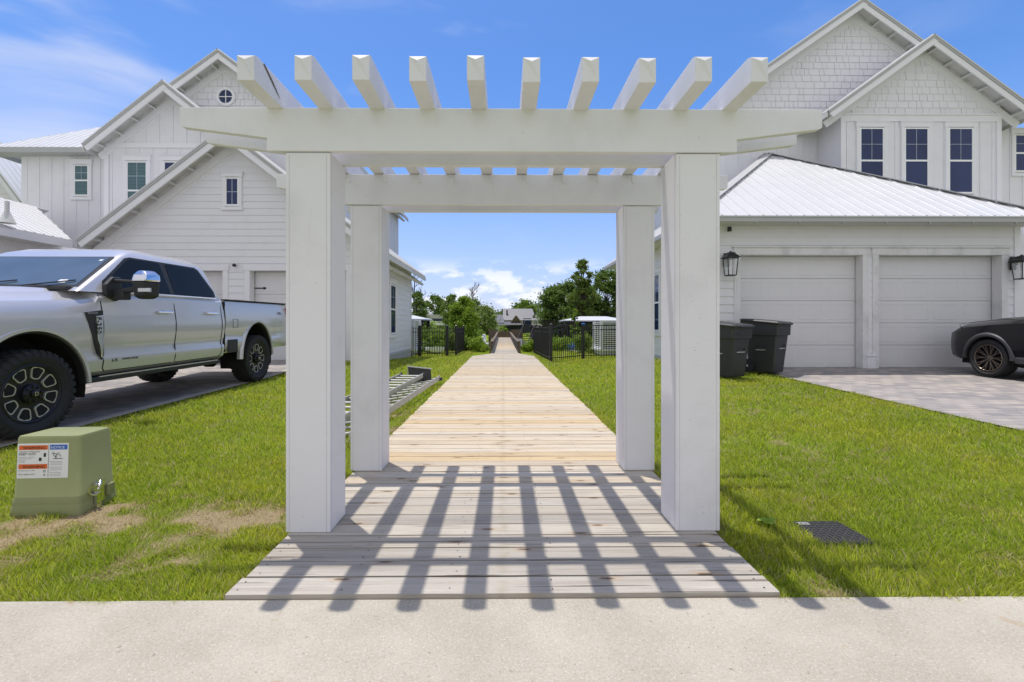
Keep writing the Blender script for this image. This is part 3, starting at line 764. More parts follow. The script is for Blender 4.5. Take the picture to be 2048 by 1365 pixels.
# side wall of the upper floor, seen past the pergola
fsA = side(wrA, 1); mb = MB(); battens(mb, fsA, [(YA, 3.0), (24.8, 3.0), (24.8, ze_-.2), (YA, ze_-.2)], sp=.42); obj('batten_siding', mb, M['siding'], lh)
window(lh, fsA, 18.5, 19.2, 4.2, 5.6); window(lh, fsA, 21.9, 22.6, 4.2, 5.6)
mb = MB()
for k in range(17): y_ = YA+.2+k*.6; mb.bar((wrA, y_, ze_-.02), (ra_x-.03, y_, ze_-.33), .05, .10)
obj('rafter_tail', mb, M['soffit'], lh)
# left wing with hipped metal roof
YW = 15.2; fw = front(YW); xw = at(43, 300, YW).x; ew = at(0, 294, YW-.4)
obj('wall', pentagon(fw, [(xw, 0), (xl_+.5, 0), (xl_+.5, ew.z-.1), (xw, ew.z-.1)], 5), M['siding'], lh)
mb = MB(); battens(mb, fw, [(xw, .3), (xl_+.4, .3), (xl_+.4, ew.z-.14), (xw, ew.z-.14)]); obj('batten_siding', mb, M['siding'], lh)
wa = at(150, 331, YW); wb = at(179, 393, YW); window(lh, fw, wa.x, wb.x, wb.z, wa.z, 'blindglass')
ex = xw-.75; rs = 1.9; rise = at(0, 248, YW+rs).z-ew.z
mb = MB(); V = Vector((0, rs+.4, rise)); ln = V.length
metal(mb, (ex, YW-.4, ew.z), (1, 0, 0), V, [(0, 0), (xl_+.6-ex, 0), (xl_+.6-ex, ln), (rs+.4, ln)])
metal(mb, (ex, YW+4.6, ew.z), (0, -1, 0), Vector((rs+.4, 0, rise)), [(0, 0), (5, 0), (5-rs-.4, ln), (rs*1.1, ln)])
obj('roof', mb, M['roof'], lh)
mb = MB(); mb.box(ex+.02, xl_+.5, YW-.42, YW-.37, ew.z-.17, ew.z-.035); mb.box(ex, ex+.04, YW-.36, YW+4.6, ew.z-.17, ew.z-.035); mb.box(ex+.05, xl_+.5, YW-.36, YW+.1, ew.z-.16, ew.z-.12); obj('eave_board', mb, M['fascia'], lh)
# one storey wing further left with its own roof and vent pipe
mb = MB(); X0 = -11.75; Z0 = 3.55; V = Vector((-2.6, 0, 1.32)); ln = V.length
metal(mb, (X0, 5.5, Z0), (0, 1, 0), V, [(0, 0), (7.0, 0), (8.6, ln), (0, ln)])
metal(mb, (X0-5.2, 5.5, Z0), (0, 1, 0), Vector((2.6, 0, 1.32)), [(0, 0), (9.0, 0), (9.0, ln), (0, ln)])
pass
obj('roof', mb, M['roof'], lh)
mb = MB(); mb.box(X0-.02, X0+.02, 5.4, 12.5, Z0-.22, Z0-.035); obj('eave_board', mb, M['trim'], lh)
mb = MB(); mb.box(X0-.65, X0-.05, 5.6, 12.4, Z0-.20, Z0-.16); obj('soffit', mb, M['soffit'], lh)
mb = MB(); mb.box(X0-5, X0-.6, 5.8, 15.3, 0, Z0-.1); mb.box(X0-.6, wl, YG+.5, 15.3, 0, Z0-.2); obj('wall', mb, M['siding'], lh)
vp = at(14, 430, 10.9); mb = MB(); mb.tube([(vp.x, 10.9, vp.z-.1), (vp.x, 10.9, vp.z+.32)], .045, 12); mb.tube([(vp.x, 10.9, vp.z-.2), (vp.x, 10.9, vp.z+.06)], [.16, .06], 14); obj('vent_pipe', mb, M['pvc'], lh, smooth=40)

# house further along the street, only its gable end shows at the left edge
nb = thing('house', 'white gabled house at the far left edge, behind the metal roofed wing', 'house', (-20, 17, .2))
pa = at(-60, 262, 16.6); pr = at(44, 402, 16.6); s_ = (pa.z-pr.z)/(pr.x-pa.x); px_ = pr.x-.35
zz = lambda x: pa.z-.12-abs(x-pa.x)*s_
pp = [(2*pa.x-px_, 0), (px_, 0), (px_, zz(px_)), (pa.x, zz(pa.x)), (2*pa.x-px_, zz(px_))]
obj('wall', pentagon(front(17), pp, 1.0), M['siding'], nb)
mb = MB(); lap(mb, front(17), pp); obj('lap_siding', mb, M['siding'], nb)
gable_roof(nb, pa.x, pa.z, 2*pa.x-pr.x, pr.z, pr.x, pr.z, 16.6, 17.7, 17)

# ------------------------------------------------------------------ right house
rh = thing('house', 'white two storey house with hip roofed double garage beside the black car', 'house', (8, 10.3, .25))
YR = 10.3; fR = front(YR); GX0, GX1 = 4.58, 11.78; EZ = 3.60; zt = at(1600, 508, YR).z; zf = .20
a1_, b1_ = at(1477, 0, YR).x, at(1726, 0, YR).x; a2_, b2_ = at(1753, 0, YR).x, at(1986, 0, YR).x+.2
mb = MB(); mb.box(GX0, GX1, YR+.30, 18, .0, EZ)
segs = [(GX0, a1_), (b1_, a2_), (b2_, GX1)]
for p, q in segs: mb.box(p, q, YR, YR+.302, .0, zt)
mb.box(GX0, GX1, YR, YR+.302, zt, EZ)
obj('wall', mb, M['siding'], rh)
mb = MB(); 
for p, q in segs: lap(mb, fR, [(p, zf+.2), (q, zf+.2), (q, zt), (p, zt)])
lap(mb, fR, [(GX0, zt), (GX1, zt), (GX1, EZ-.1), (GX0, EZ-.1)], expo=.19)
obj('lap_siding', mb, M['siding'], rh)
for (p, q) in ((a1_, b1_), (a2_, b2_)):
    garage_door(rh, fR, p+.04, q-.03, zf+.05, zt-.03, -.20)
    mb = MB(); fbox(mb, fR, p-.11, p+.03, zf, zt, -.19, .035); fbox(mb, fR, q-.03, q+.11, zf, zt, -.19, .035); fbox(mb, fR, p-.13, q+.13, zt-.03, zt+.13, -.19, .045); fbox(mb, fR, p-.16, q+.16, zt+.13, zt+.165, 0, .075)
    obj('door_trim', mb, M['dirtytrim'], rh, bevel=.004)
mb = MB(); fbox(mb, fR, b1_+.06, a2_-.06, zf-.02, zf+.32, .0, .055); fbox(mb, fR, b1_+.05, a2_-.05, zf+.32, zf+.355, .0, .075); fbox(mb, fR, GX0, a1_-.1, zf-.05, zf+.28, 0, .03); fbox(mb, fR, b2_+.1, GX1, zf-.05, zf+.28, 0, .03)
fbox(mb, fR, GX1-.12, GX1+.02, zf, EZ-.1, 0, .035); fbox(mb, fR, GX0-.02, GX0+.12, zf, EZ-.1, 0, .035)
obj('wall_trim', mb, M['trim'], rh, bevel=.004)
mb = MB(); mb.box(GX1+.02, 17, 11.2, 14, 0, 3.5); obj('wall', mb, M['siding'], rh)
# side wall
fS = side(GX0, -1); mb = MB(); lap(mb, fS, [(YR, .35), (18, .35), (18, EZ-.1), (YR, EZ-.1)]); obj('lap_siding', mb, M['siding'], rh)
mb = MB(); fbox(mb, fS, YR, 18, -.3, .25, -.02, .012); fbox(mb, fS, YR, 18, .25, .35, -.01, .045); obj('foundation', mb, M['found'], rh)
window(rh, fS, 13.2, 13.85, 1.05, 2.75)
# hip roof
ex0, ex1, ey0, ey1 = GX0-.45, GX1+.45, YR-.42, 18.35; AX = (ex0+ex1)/2; AYf = ey0+(AX-ex0); AZ = 6.50; pit = (AZ-EZ)/(AX-ex0); EZr = EZ+.02
run = AX-ex0; sl = math.hypot(run, AZ-EZr)
mb = MB(); metal(mb, (ex0, ey0, EZr), (1, 0, 0), (0, run, AZ-EZr), [(0, 0), (2*run, 0), (run, sl)], sp=.30)
obj('roof', mb, M['roof'], rh)
mb = MB(); metal(mb, (ex0, ey1, EZr), (0, -1, 0), (run, 0, AZ-EZr), [(0, 0), (ey1-ey0, 0), (ey1-ey0-run, sl), (0, sl)], sp=.30); obj('roof', mb, M['roof'], rh)
mb = MB(); metal(mb, (ex1, ey0, EZr), (0, 1, 0), (-run, 0, AZ-EZr), [(0, 0), (ey1-ey0, 0), (ey1-ey0, sl), (run, sl)], sp=.30); obj('roof', mb, M['roof'], rh)
mb = MB()
for cx in (ex0, ex1):
    P, Q = Vector((cx, ey0, EZr+.012)), Vector((AX, AYf, AZ+.012))
    for k in range(6): mb.bar(P.lerp(Q, k/6+.002), P.lerp(Q, (k+1)/6-.001)+Vector((0, 0, .004)), .26, .02)
mb.bar((AX, AYf, AZ+.02), (AX, 14.6, AZ+.02), .26, .03)
obj('ridge_cap', mb, M['fascia'], rh)
mb = MB(); mb.box(ex0, ex1, ey0-.06, ey0+.02, EZ-.13, EZ-.012); mb.box(ex0-.06, ex0+.02, ey0, ey1, EZ-.13, EZ-.012)
mb.box(ex0, ex1, ey0-.075, ey0-.06, EZ-.035, EZ-.01)
for k in range(9): mb.box(ex0+.4+k*.95, ex0+.425+k*.95, ey0-.07, ey0-.01, EZ-.17, EZ-.125)
obj('gutter', mb, M['fascia'], rh, bevel=.01)
mb = MB(); mb.box(ex0+.03, ex1-.03, ey0+.03, YR+.05, EZ-.12, EZ-.08); mb.box(ex0+.03, GX0+.02, YR+.05, ey1-.02, EZ-.12, EZ-.08); obj('soffit', mb, M['soffit'], rh)
# gable D (large shingled gable)
YD = 14.3; fD = front(YD); yd0 = YD-.42; ad = at(1727, -4, yd0); ld = at(1402, 222, yd0); sD = (ad.z-ld.z)/(ad.x-ld.x); wlD = ld.x+.42; wrD = 2*ad.x-wlD
zD = lambda x: ad.z-.12-abs(x-ad.x)*sD
dp_ = [(wlD, 3), (wrD, 3), (wrD, zD(wrD)), (ad.x, zD(ad.x)), (wlD, zD(wlD))]
obj('wall', pentagon(fD, dp_, 9), M['siding'], rh)
zs_ = at(0, 262, YD).z
mb = MB(); shingle(mb, fD, clipin([(0, zs_), (40, zs_), (40, 30), (0, 30)], dp_)); obj('gable_shingles', mb, M['siding'], rh)
mb = MB(); battens(mb, fD, clipin([(0, 3), (40, 3), (40, zs_-.1), (0, zs_-.1)], dp_)); obj('batten_siding', mb, M['siding'], rh)
gable_roof(rh, ad.x, ad.z, ld.x, ld.z, 2*ad.x-ld.x, ld.z, yd0, 22.8, YD)
fsD = side(wlD, -1); mb = MB(); battens(mb, fsD, [(YD, 3.4), (22.4, 3.4), (22.4, ld.z-.2), (YD, ld.z-.2)]); obj('batten_siding', mb, M['siding'], rh)
# gable C with three windows
YC = 13.3; fC = front(YC); yc0 = YC-.42; ac = at(1868, 68, yc0); lc = at(1657, 220, yc0); sC = (ac.z-lc.z)/(ac.x-lc.x); wlC = at(1682, 0, YC).x; wrC = 2*ac.x-wlC
zC = lambda x: ac.z-.12-abs(x-ac.x)*sC
cp_ = [(wlC, 2), (wrC, 2), (wrC, zC(wrC)), (ac.x, zC(ac.x)), (wlC, zC(wlC))]
obj('wall', pentagon(fC, cp_, 2), M['siding'], rh)
zs_ = at(0, 230, YC).z
mb = MB(); shingle(mb, fC, clipin([(0, zs_+.1), (40, zs_+.1), (40, 30), (0, 30)], cp_)); obj('gable_shingles', mb, M['siding'], rh)
mb = MB(); battens(mb, fC, [(wlC, 2.5), (wrC, 2.5), (wrC, zs_-.1), (wlC, zs_-.1)], sp=.36); obj('batten_siding', mb, M['siding'], rh)
mb = MB(); fbox(mb, fC, wlC+.1, wrC-.1, zs_-.1, zs_+.08, 0, .04); fbox(mb, fC, wlC+.06, wrC-.06, zs_+.08, zs_+.11, 0, .08); fbox(mb, fC, wlC-.02, wlC+.12, 2.5, zs_+.3, 0, .036); fbox(mb, fC, wrC-.12, wrC+.02, 2.5, zs_+.3, 0, .036); obj('wall_trim', mb, M['trim'], rh)
gable_roof(rh, ac.x, ac.z, lc.x, lc.z, 2*ac.x-lc.x, lc.z, yc0, 16.5, YC)
for xa_, xb_, yb_ in ((1718, 1766, 372), (1807, 1855, 378), (1895, 1944, 385)):
    window(rh, fC, at(xa_, 0, YC).x, at(xb_, 0, YC).x, at(1800, 388, YC).z, at(xa_, 257, YC).z)
# recessed wall further right
YE = 13.9; fE = front(YE); xe0 = wrC-.3; mb = MB(); mb.box(xe0, 24, YE, 16, 2, 7.3); obj('wall', mb, M['siding'], rh)
mb = MB(); battens(mb, fE, [(xe0+.3, 2.2), (24, 2.2), (24, 7.3), (xe0+.3, 7.3)]); obj('batten_siding', mb, M['siding'], rh)
w0 = at(2027, 265, YE); window(rh, fE, w0.x, w0.x+.62, at(2027, 345, YE).z, at(2027, 270, YE).z)
mb = MB(); metal(mb, (xe0-.2, YE-.6, 7.45), (1, 0, 0), (0, 2.0, 1.3), [(0, 0), (9, 0), (9, 2.3), (0, 2.3)]); obj('roof', mb, M['roof'], rh)

# wall lanterns and cameras
def lantern(x, z, Yw, label, rz=0):
    o = thing('wall_lantern', label, 'wall lamp', (x, Yw-.04, z), 0, 'lanterns beside the garage doors')
    mb = MB(); mb.box(-.06, .06, -.03, .0, -.02, .28); mb.bar((0, -.02, .17), (0, -.2, .17), .02, .025); mb.tube([(0, -.03, .06), (0, -.10, .10), (0, -.13, .19)], .008, 6)
    obj('bracket', mb, M['black'], o, world=False)
    mb = MB(); c = -.19; h0, h1, b0, b1 = -.24, .14, .085, .115
    for sx in (-1, 1):
        for sy in (-1, 1): mb.bar((sx*b0, c+sy*b0, h0), (sx*b1, c+sy*b1, h1), .016, .016)
        mb.bar((sx*b0, c-b0, h0), (sx*b0, c+b0, h0), .02, .02); mb.bar((-b0, c+sx*b0, h0), (b0, c+sx*b0, h0), .02, .02)
        mb.bar((sx*b1, c-b1, h1), (sx*b1, c+b1, h1), .02, .02); mb.bar((-b1, c+sx*b1, h1), (b1, c+sx*b1, h1), .02, .02)
    sq = lambda r_, z_: [(-r_, c-r_, z_), (r_, c-r_, z_), (r_, c+r_, z_), (-r_, c+r_, z_)]
    mb.loft([sq(.15, .145), sq(.15, .16), sq(.075, .235), sq(.075, .262), sq(.02, .28), sq(.015, .30)])
    mb.box(-b0, b0, c-b0, c+b0, h0-.012, h0-.002)
    obj('frame', mb, M['black'], o, world=False)
    mb = MB(); mb.loft([sq(b0-.004, h0+.01), sq(b1-.006, h1-.008)], cap=False); obj('glass_panel', mb, M['lampglass'], o, world=False)
    mb = MB(); mb.tube([(0, c, h0), (0, c, h0+.13)], .012, 8); mb.tube([(0, c, h0+.13), (0, c, h0+.16), (0, c, h0+.2)], [.014, .018, .003], 8); obj('bulb', mb, M['whiteprint'], o, world=False)
    return o
lg, t, b, oc = newmat('lantern_glass'); b.inputs['Base Color'].default_value = (.85, .88, .9, 1); b.inputs['Alpha'].default_value = .28; b.inputs['Roughness'].default_value = .05; M['lampglass'] = lg
q = at(1457, 530, YR-.2); lantern(q.x+.03, q.z, YR, 'black lantern on the garage wall above the wheeled bins')
q = at(2036, 537, YR-.2); lantern(q.x+.05, q.z, YR, 'black lantern at the garage corner above the black car')
def cctv(x, z, Yw, label, ball):
    o = thing('security_camera', label, 'security camera', (x, Yw-.03, z), 0)
    mb = MB(); mb.box(-.03, .03, -.02, .0, -.03, .03); mb.tube([(0, -.01, 0), (0, -.07, -.01)], .014, 8)
    obj('mount', mb, M['vinyl'], o, world=False)
    mb = MB()
    if ball: mb.lathe([(.001, -.06), (.03, -.05), (.045, -.02), (.045, .02), (.03, .05), (.001, .06)], Matrix.Translation((0, -.10, -.01)), 16)
    else: mb.box(-.03, .03, -.13, -.05, -.05, .05)
    obj('camera_body', mb, M['black'], o, world=False, smooth=40); return o
q = at(472, 531, YG-.05); cctv(q.x, q.z, YG, 'small black ball camera on the garage wall behind the pickup', True)
q = at(1456, 460, YR-.05); cctv(q.x, q.z, YR, 'small square camera under the gutter beside the pergola post', False)

# ------------------------------------------------------------------ wheels and vehicles
def ellipse_arch(cx, cz, a, b_, y0, y1, n=28, z0=-.2):
    pts = [(cx+a*math.cos(t_), cz+b_*math.sin(t_)) for t_ in np.linspace(0, math.pi, n)]
    pts = [(cx+a, z0)]+pts+[(cx-a, z0)]
    mb = MB(); mb.prism([(x, y0, z) for x, z in pts], (0, y1-y0, 0)); return mb
def arch_lip(cx, cz, a, b_, y0, th, wd, n=28, t0=0, t1=math.pi):
    mb = MB(); r = []
    for t_ in np.linspace(t0, t1, n):
        c, s = math.cos(t_), math.sin(t_)
        r.append([(cx+(a-.004)*c, y0-.05, cz+(b_-.004)*s), (cx+(a-.004)*c, y0+th, cz+(b_-.004)*s), (cx+(a+wd*.5)*c, y0+th*1.1, cz+(b_+wd*.5)*s), (cx+(a+wd)*c, y0+.0, cz+(b_+wd)*s), (cx+(a+wd)*c, y0-.05, cz+(b_+wd)*s)])
    mb.loft(r, True); return mb
def well_liner(cx, cz, a, b_, yi, yo, n=24):
    mb = MB(); t = np.linspace(-.25, math.pi+.25, n)
    rings = [[(cx+a*math.cos(k), y, cz+b_*math.sin(k)) for k in t] for y in (yi, yo)]
    mb.loft(rings, False, closed=False); mb.add([(cx+a*math.cos(k), yi, cz+b_*math.sin(k)) for k in t], [tuple(range(n))]); return mb
def tyre_mb(rad, rim, wd, lugs, M4):
    mb = MB(); h = wd/2
    mb.lathe([(rim-.01, -h*.72), (rim+.012, -h*.86), (rim+.045, -h*.97), ((rim+rad)/2, -h*1.03), (rad-.05, -h*1.0), (rad-.018, -h*.9), (rad-.006, -h*.6), (rad-.006, h*.6), (rad-.018, h*.9), (rad-.05, h), ((rim+rad)/2, h*1.03), (rim+.045, h*.97), (rim-.01, h*.72)], M4, 56)
    for k in range(lugs):
        a0 = 2*math.pi*k/lugs
        for (yc, w2, ex) in ((-.80, .30, 0), (-.36, .30, .5), (.05, .26, 0), (.42, .28, .5), (.80, .30, 0)):
            am = a0+ex*2*math.pi/lugs; Rm = M4@Matrix.Rotation(-am, 4, 'Y')
            l = 2*math.pi*rad/lugs*.62; rr = (rad-.008 if abs(yc) > .7 else rad-.002)-(.007 if lugs > 50 else 0)
            vs = [Rm@Vector(p) for p in ((rr-.012, (yc-w2*.5)*h, -l/2), (rr+.004, (yc-w2*.5)*h, -l/2), (rr+.004, (yc+w2*.5)*h, -l/2), (rr-.012, (yc+w2*.5)*h, -l/2), (rr-.012, (yc-w2*.5)*h, l/2), (rr+.004, (yc-w2*.5)*h, l/2), (rr+.004, (yc+w2*.5)*h, l/2), (rr-.012, (yc+w2*.5)*h, l/2))]
            mb.add(vs, [(0,1,2,3), (7,6,5,4), (0,4,5,1), (1,5,6,2), (2,6,7,3), (3,7,4,0)])
        if lugs < 50:
            Rm = M4@Matrix.Rotation(-a0, 4, 'Y'); l = 2*math.pi*rad/lugs*.5
            for sg in (-1, 1):
                vs = [Rm@Vector(p) for p in ((rad-.075, sg*h*.97, -l/2), (rad-.02, sg*h*.9, -l/2), (rad-.02, sg*h*.9, l/2), (rad-.075, sg*h*.97, l/2), (rad-.07, sg*h*1.07, -l/3), (rad-.012, sg*h*.98, -l/2), (rad-.012, sg*h*.98, l/2), (rad-.07, sg*h*1.07, l/3))]
                mb.add(vs, [(0,1,2,3), (7,6,5,4), (0,4,5,1), (1,5,6,2), (2,6,7,3), (3,7,4,0)])
    return mb
def truck_wheel(root, x, yf, zc, sg, spin=0.0):
    """yf: y of the outer face, sg: +1 when the face looks to +y"""
    wd = .30; yc = yf-sg*wd/2
    M4 = Matrix.Translation((x, yc, zc)) @ (Matrix.Identity(4) if sg > 0 else Matrix.Rotation(math.pi, 4, 'Z')) @ Matrix.Rotation(spin, 4, 'Y')
    mb = MB(); h = wd/2; r = .285
    mb.lathe([(r, -.12), (r+.005, h*.80), (r-.008, h*.84), (r-.02, h*.80), (r-.03, h*.66), (.13, h*.52), (.095, h*.55), (.09, h*.80), (.075, h*.86), (.001, h*.88)], M4, 56)
    rim = obj('wheel', mb, M['rimdark'], root, world=False, smooth=35)
    obj('tyre', tyre_mb(.43, r, wd, 34, M4), M['rubber'], rim, world=False, smooth=30)
    mo = MB(); mi = MB()
    for k in range(8):
        a = 2*math.pi*(k+.5)/8
        def pt(rr, aa, y): return M4@Vector((rr*math.cos(aa), y, rr*math.sin(aa)))
        hw0, hw1 = .27, .235
        loop = [(.150, -hw0*.55), (.165, -hw0*.85), (.235, -hw1*1.08), (.252, -hw1*.9), (.260, 0), (.252, hw1*.9), (.235, hw1*1.08), (.165, hw0*.85), (.150, hw0*.55), (.147, 0)]
        P = [pt(rr, a+da, h*(.60+.55*(rr-.15))) for rr, da in loop]
        n = len(P); cen = sum((Vector(p) for p in P), Vector())/n
        nrm = (M4.to_3x3()@Vector((0, 1, 0)))
        outp = [p+(p-cen).normalized()*.006 for p in P]; inp = [p-(p-cen).normalized()*.004 for p in P]
        vs = [p+nrm*.010 for p in outp]+[p+nrm*.010 for p in inp]+[p-nrm*.03 for p in outp]+[p-nrm*.03 for p in inp]
        fs = []
        for i in range(n):
            j = (i+1) % n; fs += [(i, j, n+j, n+i), (i, 2*n+i, 2*n+j, j), (n+i, n+j, 3*n+j, 3*n+i)]
        mo.add(vs, fs); mi.add([p+nrm*.003 for p in inp], [tuple(range(n))])
    obj('rim_outline', mo, M['machined'], rim, world=False)
    obj('rim_opening', mi, M['under'], rim, world=False)
    mb = MB()
    for k in range(8):
        a = 2*math.pi*k/8; c = M4@Vector((.072*math.cos(a), h*.86, .072*math.sin(a)))
        mb.lathe([(.013, -.01), (.013, .012), (.006, .018), (.001, .018)], Matrix.Translation(c)@M4.to_3x3().to_4x4(), 8)
    mb.lathe([(.042, h*.86), (.040, h*1.0), (.03, h*1.03), (.001, h*1.03)], M4, 24)
    hb = obj('hub_cap', mb, M['hubdark'], rim, world=False, smooth=35)
    mb = MB(); text_mb(mb, 'D', .055, M4@Matrix(((-1, 0, 0, .019), (0, 0, 1, h*1.035), (0, 1, 0, -.019), (0, 0, 0, 1))), .001); obj('hub_letter', mb, M['chrome'], rim, world=False)
    return rim

def place_truck():
    tr = thing('pickup_truck', 'silver crew cab pickup truck parked on the left paver driveway', 'pickup truck', (-5.575, 4.49, float(g(-5.5, 4.49))+.021))
    tr.rotation_euler = (0, math.atan2(float(g(-5.5, 8.55))-float(g(-5.5, 4.49)), 4.06), -math.pi/2)
    # lower body: front clip + cab, half sections from sill to top, mirrored
    def ring(x, pts):
        L_ = [(x, y, z) for y, z in pts]; return L_+[(x, -y, z) for y, z in reversed(pts)]
    def sec(x, wdt, ztop, zs, zb=.52):
        # pts from bottom centre-ish outwards and up
        k = wdt
        return ring(x, [(.35, zb), (k-.10, zb), (k-.035, zb+.05), (k-.012, zb+.16), (k-.012, zb+.205), (k-.034, zb+.255), (k-.022, .86), (k-.004, .98), (k, 1.12), (k-.012, 1.22), (k-.035, zs-.05), (k-.075, zs), (k-.18, zs+.03), (k-.24, ztop-.01), (k*.45, ztop+.012), (.05, ztop+.02)])
    st = [sec(.94, .80, 1.22, 1.16, .62), sec(.90, .90, 1.30, 1.22, .58), sec(.82, .97, 1.36, 1.27, .56), sec(.60, 1.0, 1.40, 1.31), sec(.2, 1.012, 1.43, 1.335), sec(-.2, 1.012, 1.455, 1.355), sec(-.55, 1.012, 1.475, 1.375), sec(-.70, 1.012, 1.485, 1.40), sec(-.74, 1.012, 1.485, 1.455), sec(-1.9, 1.012, 1.50, 1.48), sec(-3.03, 1.012, 1.505, 1.485)]
    mb = MB(); mb.loft(st, True)
    body = obj('body', mb, M['silver'], tr, world=False)
    cuts = [ellipse_arch(0, .45, .575, .60, y0, y1) for y0, y1 in ((.55, 1.4), (-1.4, -.55))]
    boolean(body, cuts)
    body.data.materials.clear(); body.data.materials.append(M['silver'])
    body.data.polygons.foreach_set('use_smooth', [True]*len(body.data.polygons)); body.data.set_sharp_from_angle(angle=R(32))
    # hood centre bulge
    mb = MB()
    def hring(x, w_, z): return [(x, -w_, z-.03), (x, -w_+.05, z+.012), (x, -w_*.5, z+.03), (x, w_*.5, z+.03), (x, w_-.05, z+.012), (x, w_, z-.03)]
    mb.loft([hring(.93, .58, 1.28), hring(.80, .66, 1.375), (hring(.3, .68, 1.445)), hring(-.45, .70, 1.485), hring(-.62, .70, 1.49)], True)
    obj('hood', mb, M['silver'], tr, world=False, smooth=40)
    # greenhouse
    def lvl(z, xf, xb, yh, r):
        P = []
        for (cx, cy, a0) in ((xf-r, yh-r, 0), (xb+r, yh-r, 90), (xb+r, -yh+r, 180), (xf-r, -yh+r, 270)):
            for k in range(5):
                a = R(a0+k*22.5); P.append((cx+r*math.cos(a), cy+r*math.sin(a), z))
        return P
    mb = MB(); mb.loft([lvl(1.47, -.50, -3.02, .955, .05), lvl(1.52, -.58, -3.01, .945, .05), lvl(1.93, -1.20, -2.86, .815, .08), lvl(2.005, -1.33, -2.79, .775, .12), lvl(2.07, -1.50, -2.68, .69, .16), lvl(2.10, -1.75, -2.5, .5, .2)], True)
    obj('cab', mb, M['silver'], tr, world=False, smooth=45)
    ysd = lambda z: .945-(z-1.52)*(.130/.41)
    def sidepanel(poly, d, th=.004):
        mb = MB()
        for sg in (1, -1): mb.prism([(x, sg*(ysd(z)+d), z) for x, z in poly], (0, sg*th, 0))
        return mb
    def inset(poly, s_):
        cx = sum(p[0] for p in poly)/len(poly); cz = sum(p[1] for p in poly)/len(poly)
        return [(cx+(x-cx)*s_, cz+(z-cz)*s_) for x, z in poly]
    w1 = [(-.86, 1.535), (-.90, 1.60), (-1.30, 1.895), (-1.38, 1.925), (-1.80, 1.935), (-1.86, 1.92), (-1.90, 1.515), (-1.0, 1.515)]
    w2 = [(-1.99, 1.515), (-1.97, 1.92), (-2.0, 1.935), (-2.56, 1.93), (-2.62, 1.91), (-2.84, 1.60), (-2.85, 1.55), (-2.81, 1.515)]
    obj('window_seal', sidepanel([(-.82, 1.505), (-.86, 1.61), (-1.29, 1.925), (-1.38, 1.95), (-2.60, 1.955), (-2.67, 1.92), (-2.89, 1.60), (-2.89, 1.52), (-2.84, 1.495)], .001), M['blackplastic'], tr, world=False)
    obj('side_window', sidepanel(w1, .006), M['carglass'], tr, world=False)
    obj('side_window', sidepanel(w2, .006), M['carglass'], tr, world=False)
    mb = MB()
    for sg in (1, -1):
        for (p, q) in (((-.80, 1.492), (-1.0, 1.492)), ((-1.0, 1.492), (-2.86, 1.492))): mb.bar((p[0], sg*(ysd(p[1])+.012), p[1]), (q[0], sg*(ysd(q[1])+.012), q[1]), .01, .016)
    obj('belt_moulding', mb, M['chrome'], tr, world=False)
    # windshield and rear glass
    def xw_(z): return -.58-(z-1.52)*(.62/.41)
    mb = MB(); nrm = Vector((.41, 0, .62)).normalized()
    P = [Vector((xw_(z), y, z))+nrm*.006 for y, z in ((-.86, 1.535), (.86, 1.535), (.745, 1.915), (-.745, 1.915))]
    mb.prism(P, nrm*.004); obj('windshield', mb, M['windshield'], tr, world=False)
    mb = MB(); mb.prism([Vector((xw_(z), y, z))+nrm*.001 for y, z in ((-.90, 1.52), (.90, 1.52), (.78, 1.93), (-.78, 1.93))], nrm*.004); obj('windshield_seal', mb, M['blackplastic'], tr, world=False)
    mb = MB(); mb.box(-.60, -.48, -.86, .86, 1.488, 1.515)
    for yy_ in (-.3, .35): mb.bar((-.52, yy_, 1.53), (-.66, yy_+.45, 1.60), .015, .012)
    obj('wiper', mb, M['blackplastic'], tr, world=False)
    # small stickers low on the windshield
    mb = MB(); mb.prism([Vector((xw_(z), y, z))+nrm*.011 for y, z in ((.60, 1.56), (.70, 1.56), (.69, 1.60), (.60, 1.60))], nrm*.001); mb.prism([Vector((xw_(z), y, z))+nrm*.011 for y, z in ((.68, 1.86), (.72, 1.86), (.72, 1.88), (.68, 1.88))], nrm*.001)
    obj('windshield_sticker', mb, M['sticker'], tr, world=False)
    # bed
    def bsec(x, k, zb=.60):
        return ring(x, [(.35, zb), (k-.06, zb), (k-.02, zb+.08), (k-.012, .80), (k-.034, .86), (k-.02, .94), (k, 1.08), (k-.004, 1.2), (k-.02, 1.36), (k-.045, 1.46), (k-.07, 1.475), (.3, 1.475)])
    mb = MB(); mb.loft([bsec(-3.065, 1.012), bsec(-3.9, 1.015), bsec(-4.9, 1.012), bsec(-5.22, 1.005), bsec(-5.30, .98)], True)
    bed = obj('bed', mb, M['silver'], tr, world=False)
    cuts = [ellipse_arch(-4.06, .45, .515, .66, y0, y1) for y0, y1 in ((.55, 1.4), (-1.4, -.55))]
    c3 = MB(); c3.box(-5.22, -3.15, -.85, .85, .95, 1.8); boolean(bed, cuts+[c3])
    bed.data.materials.clear(); bed.data.materials.append(M['silver'])
    bed.data.polygons.foreach_set('use_smooth', [True]*len(bed.data.polygons)); bed.data.set_sharp_from_angle(angle=R(32))
    mb = MB()
    for sg in (1, -1): mb.box(-5.29, -3.08, sg*.955-.05, sg*.955+.05, 1.476, 1.492)
    mb.box(-3.16, -3.07, -.95, .95, 1.476, 1.490); obj('bed_rail', mb, M['blackplastic'], tr, world=False, bevel=.004)
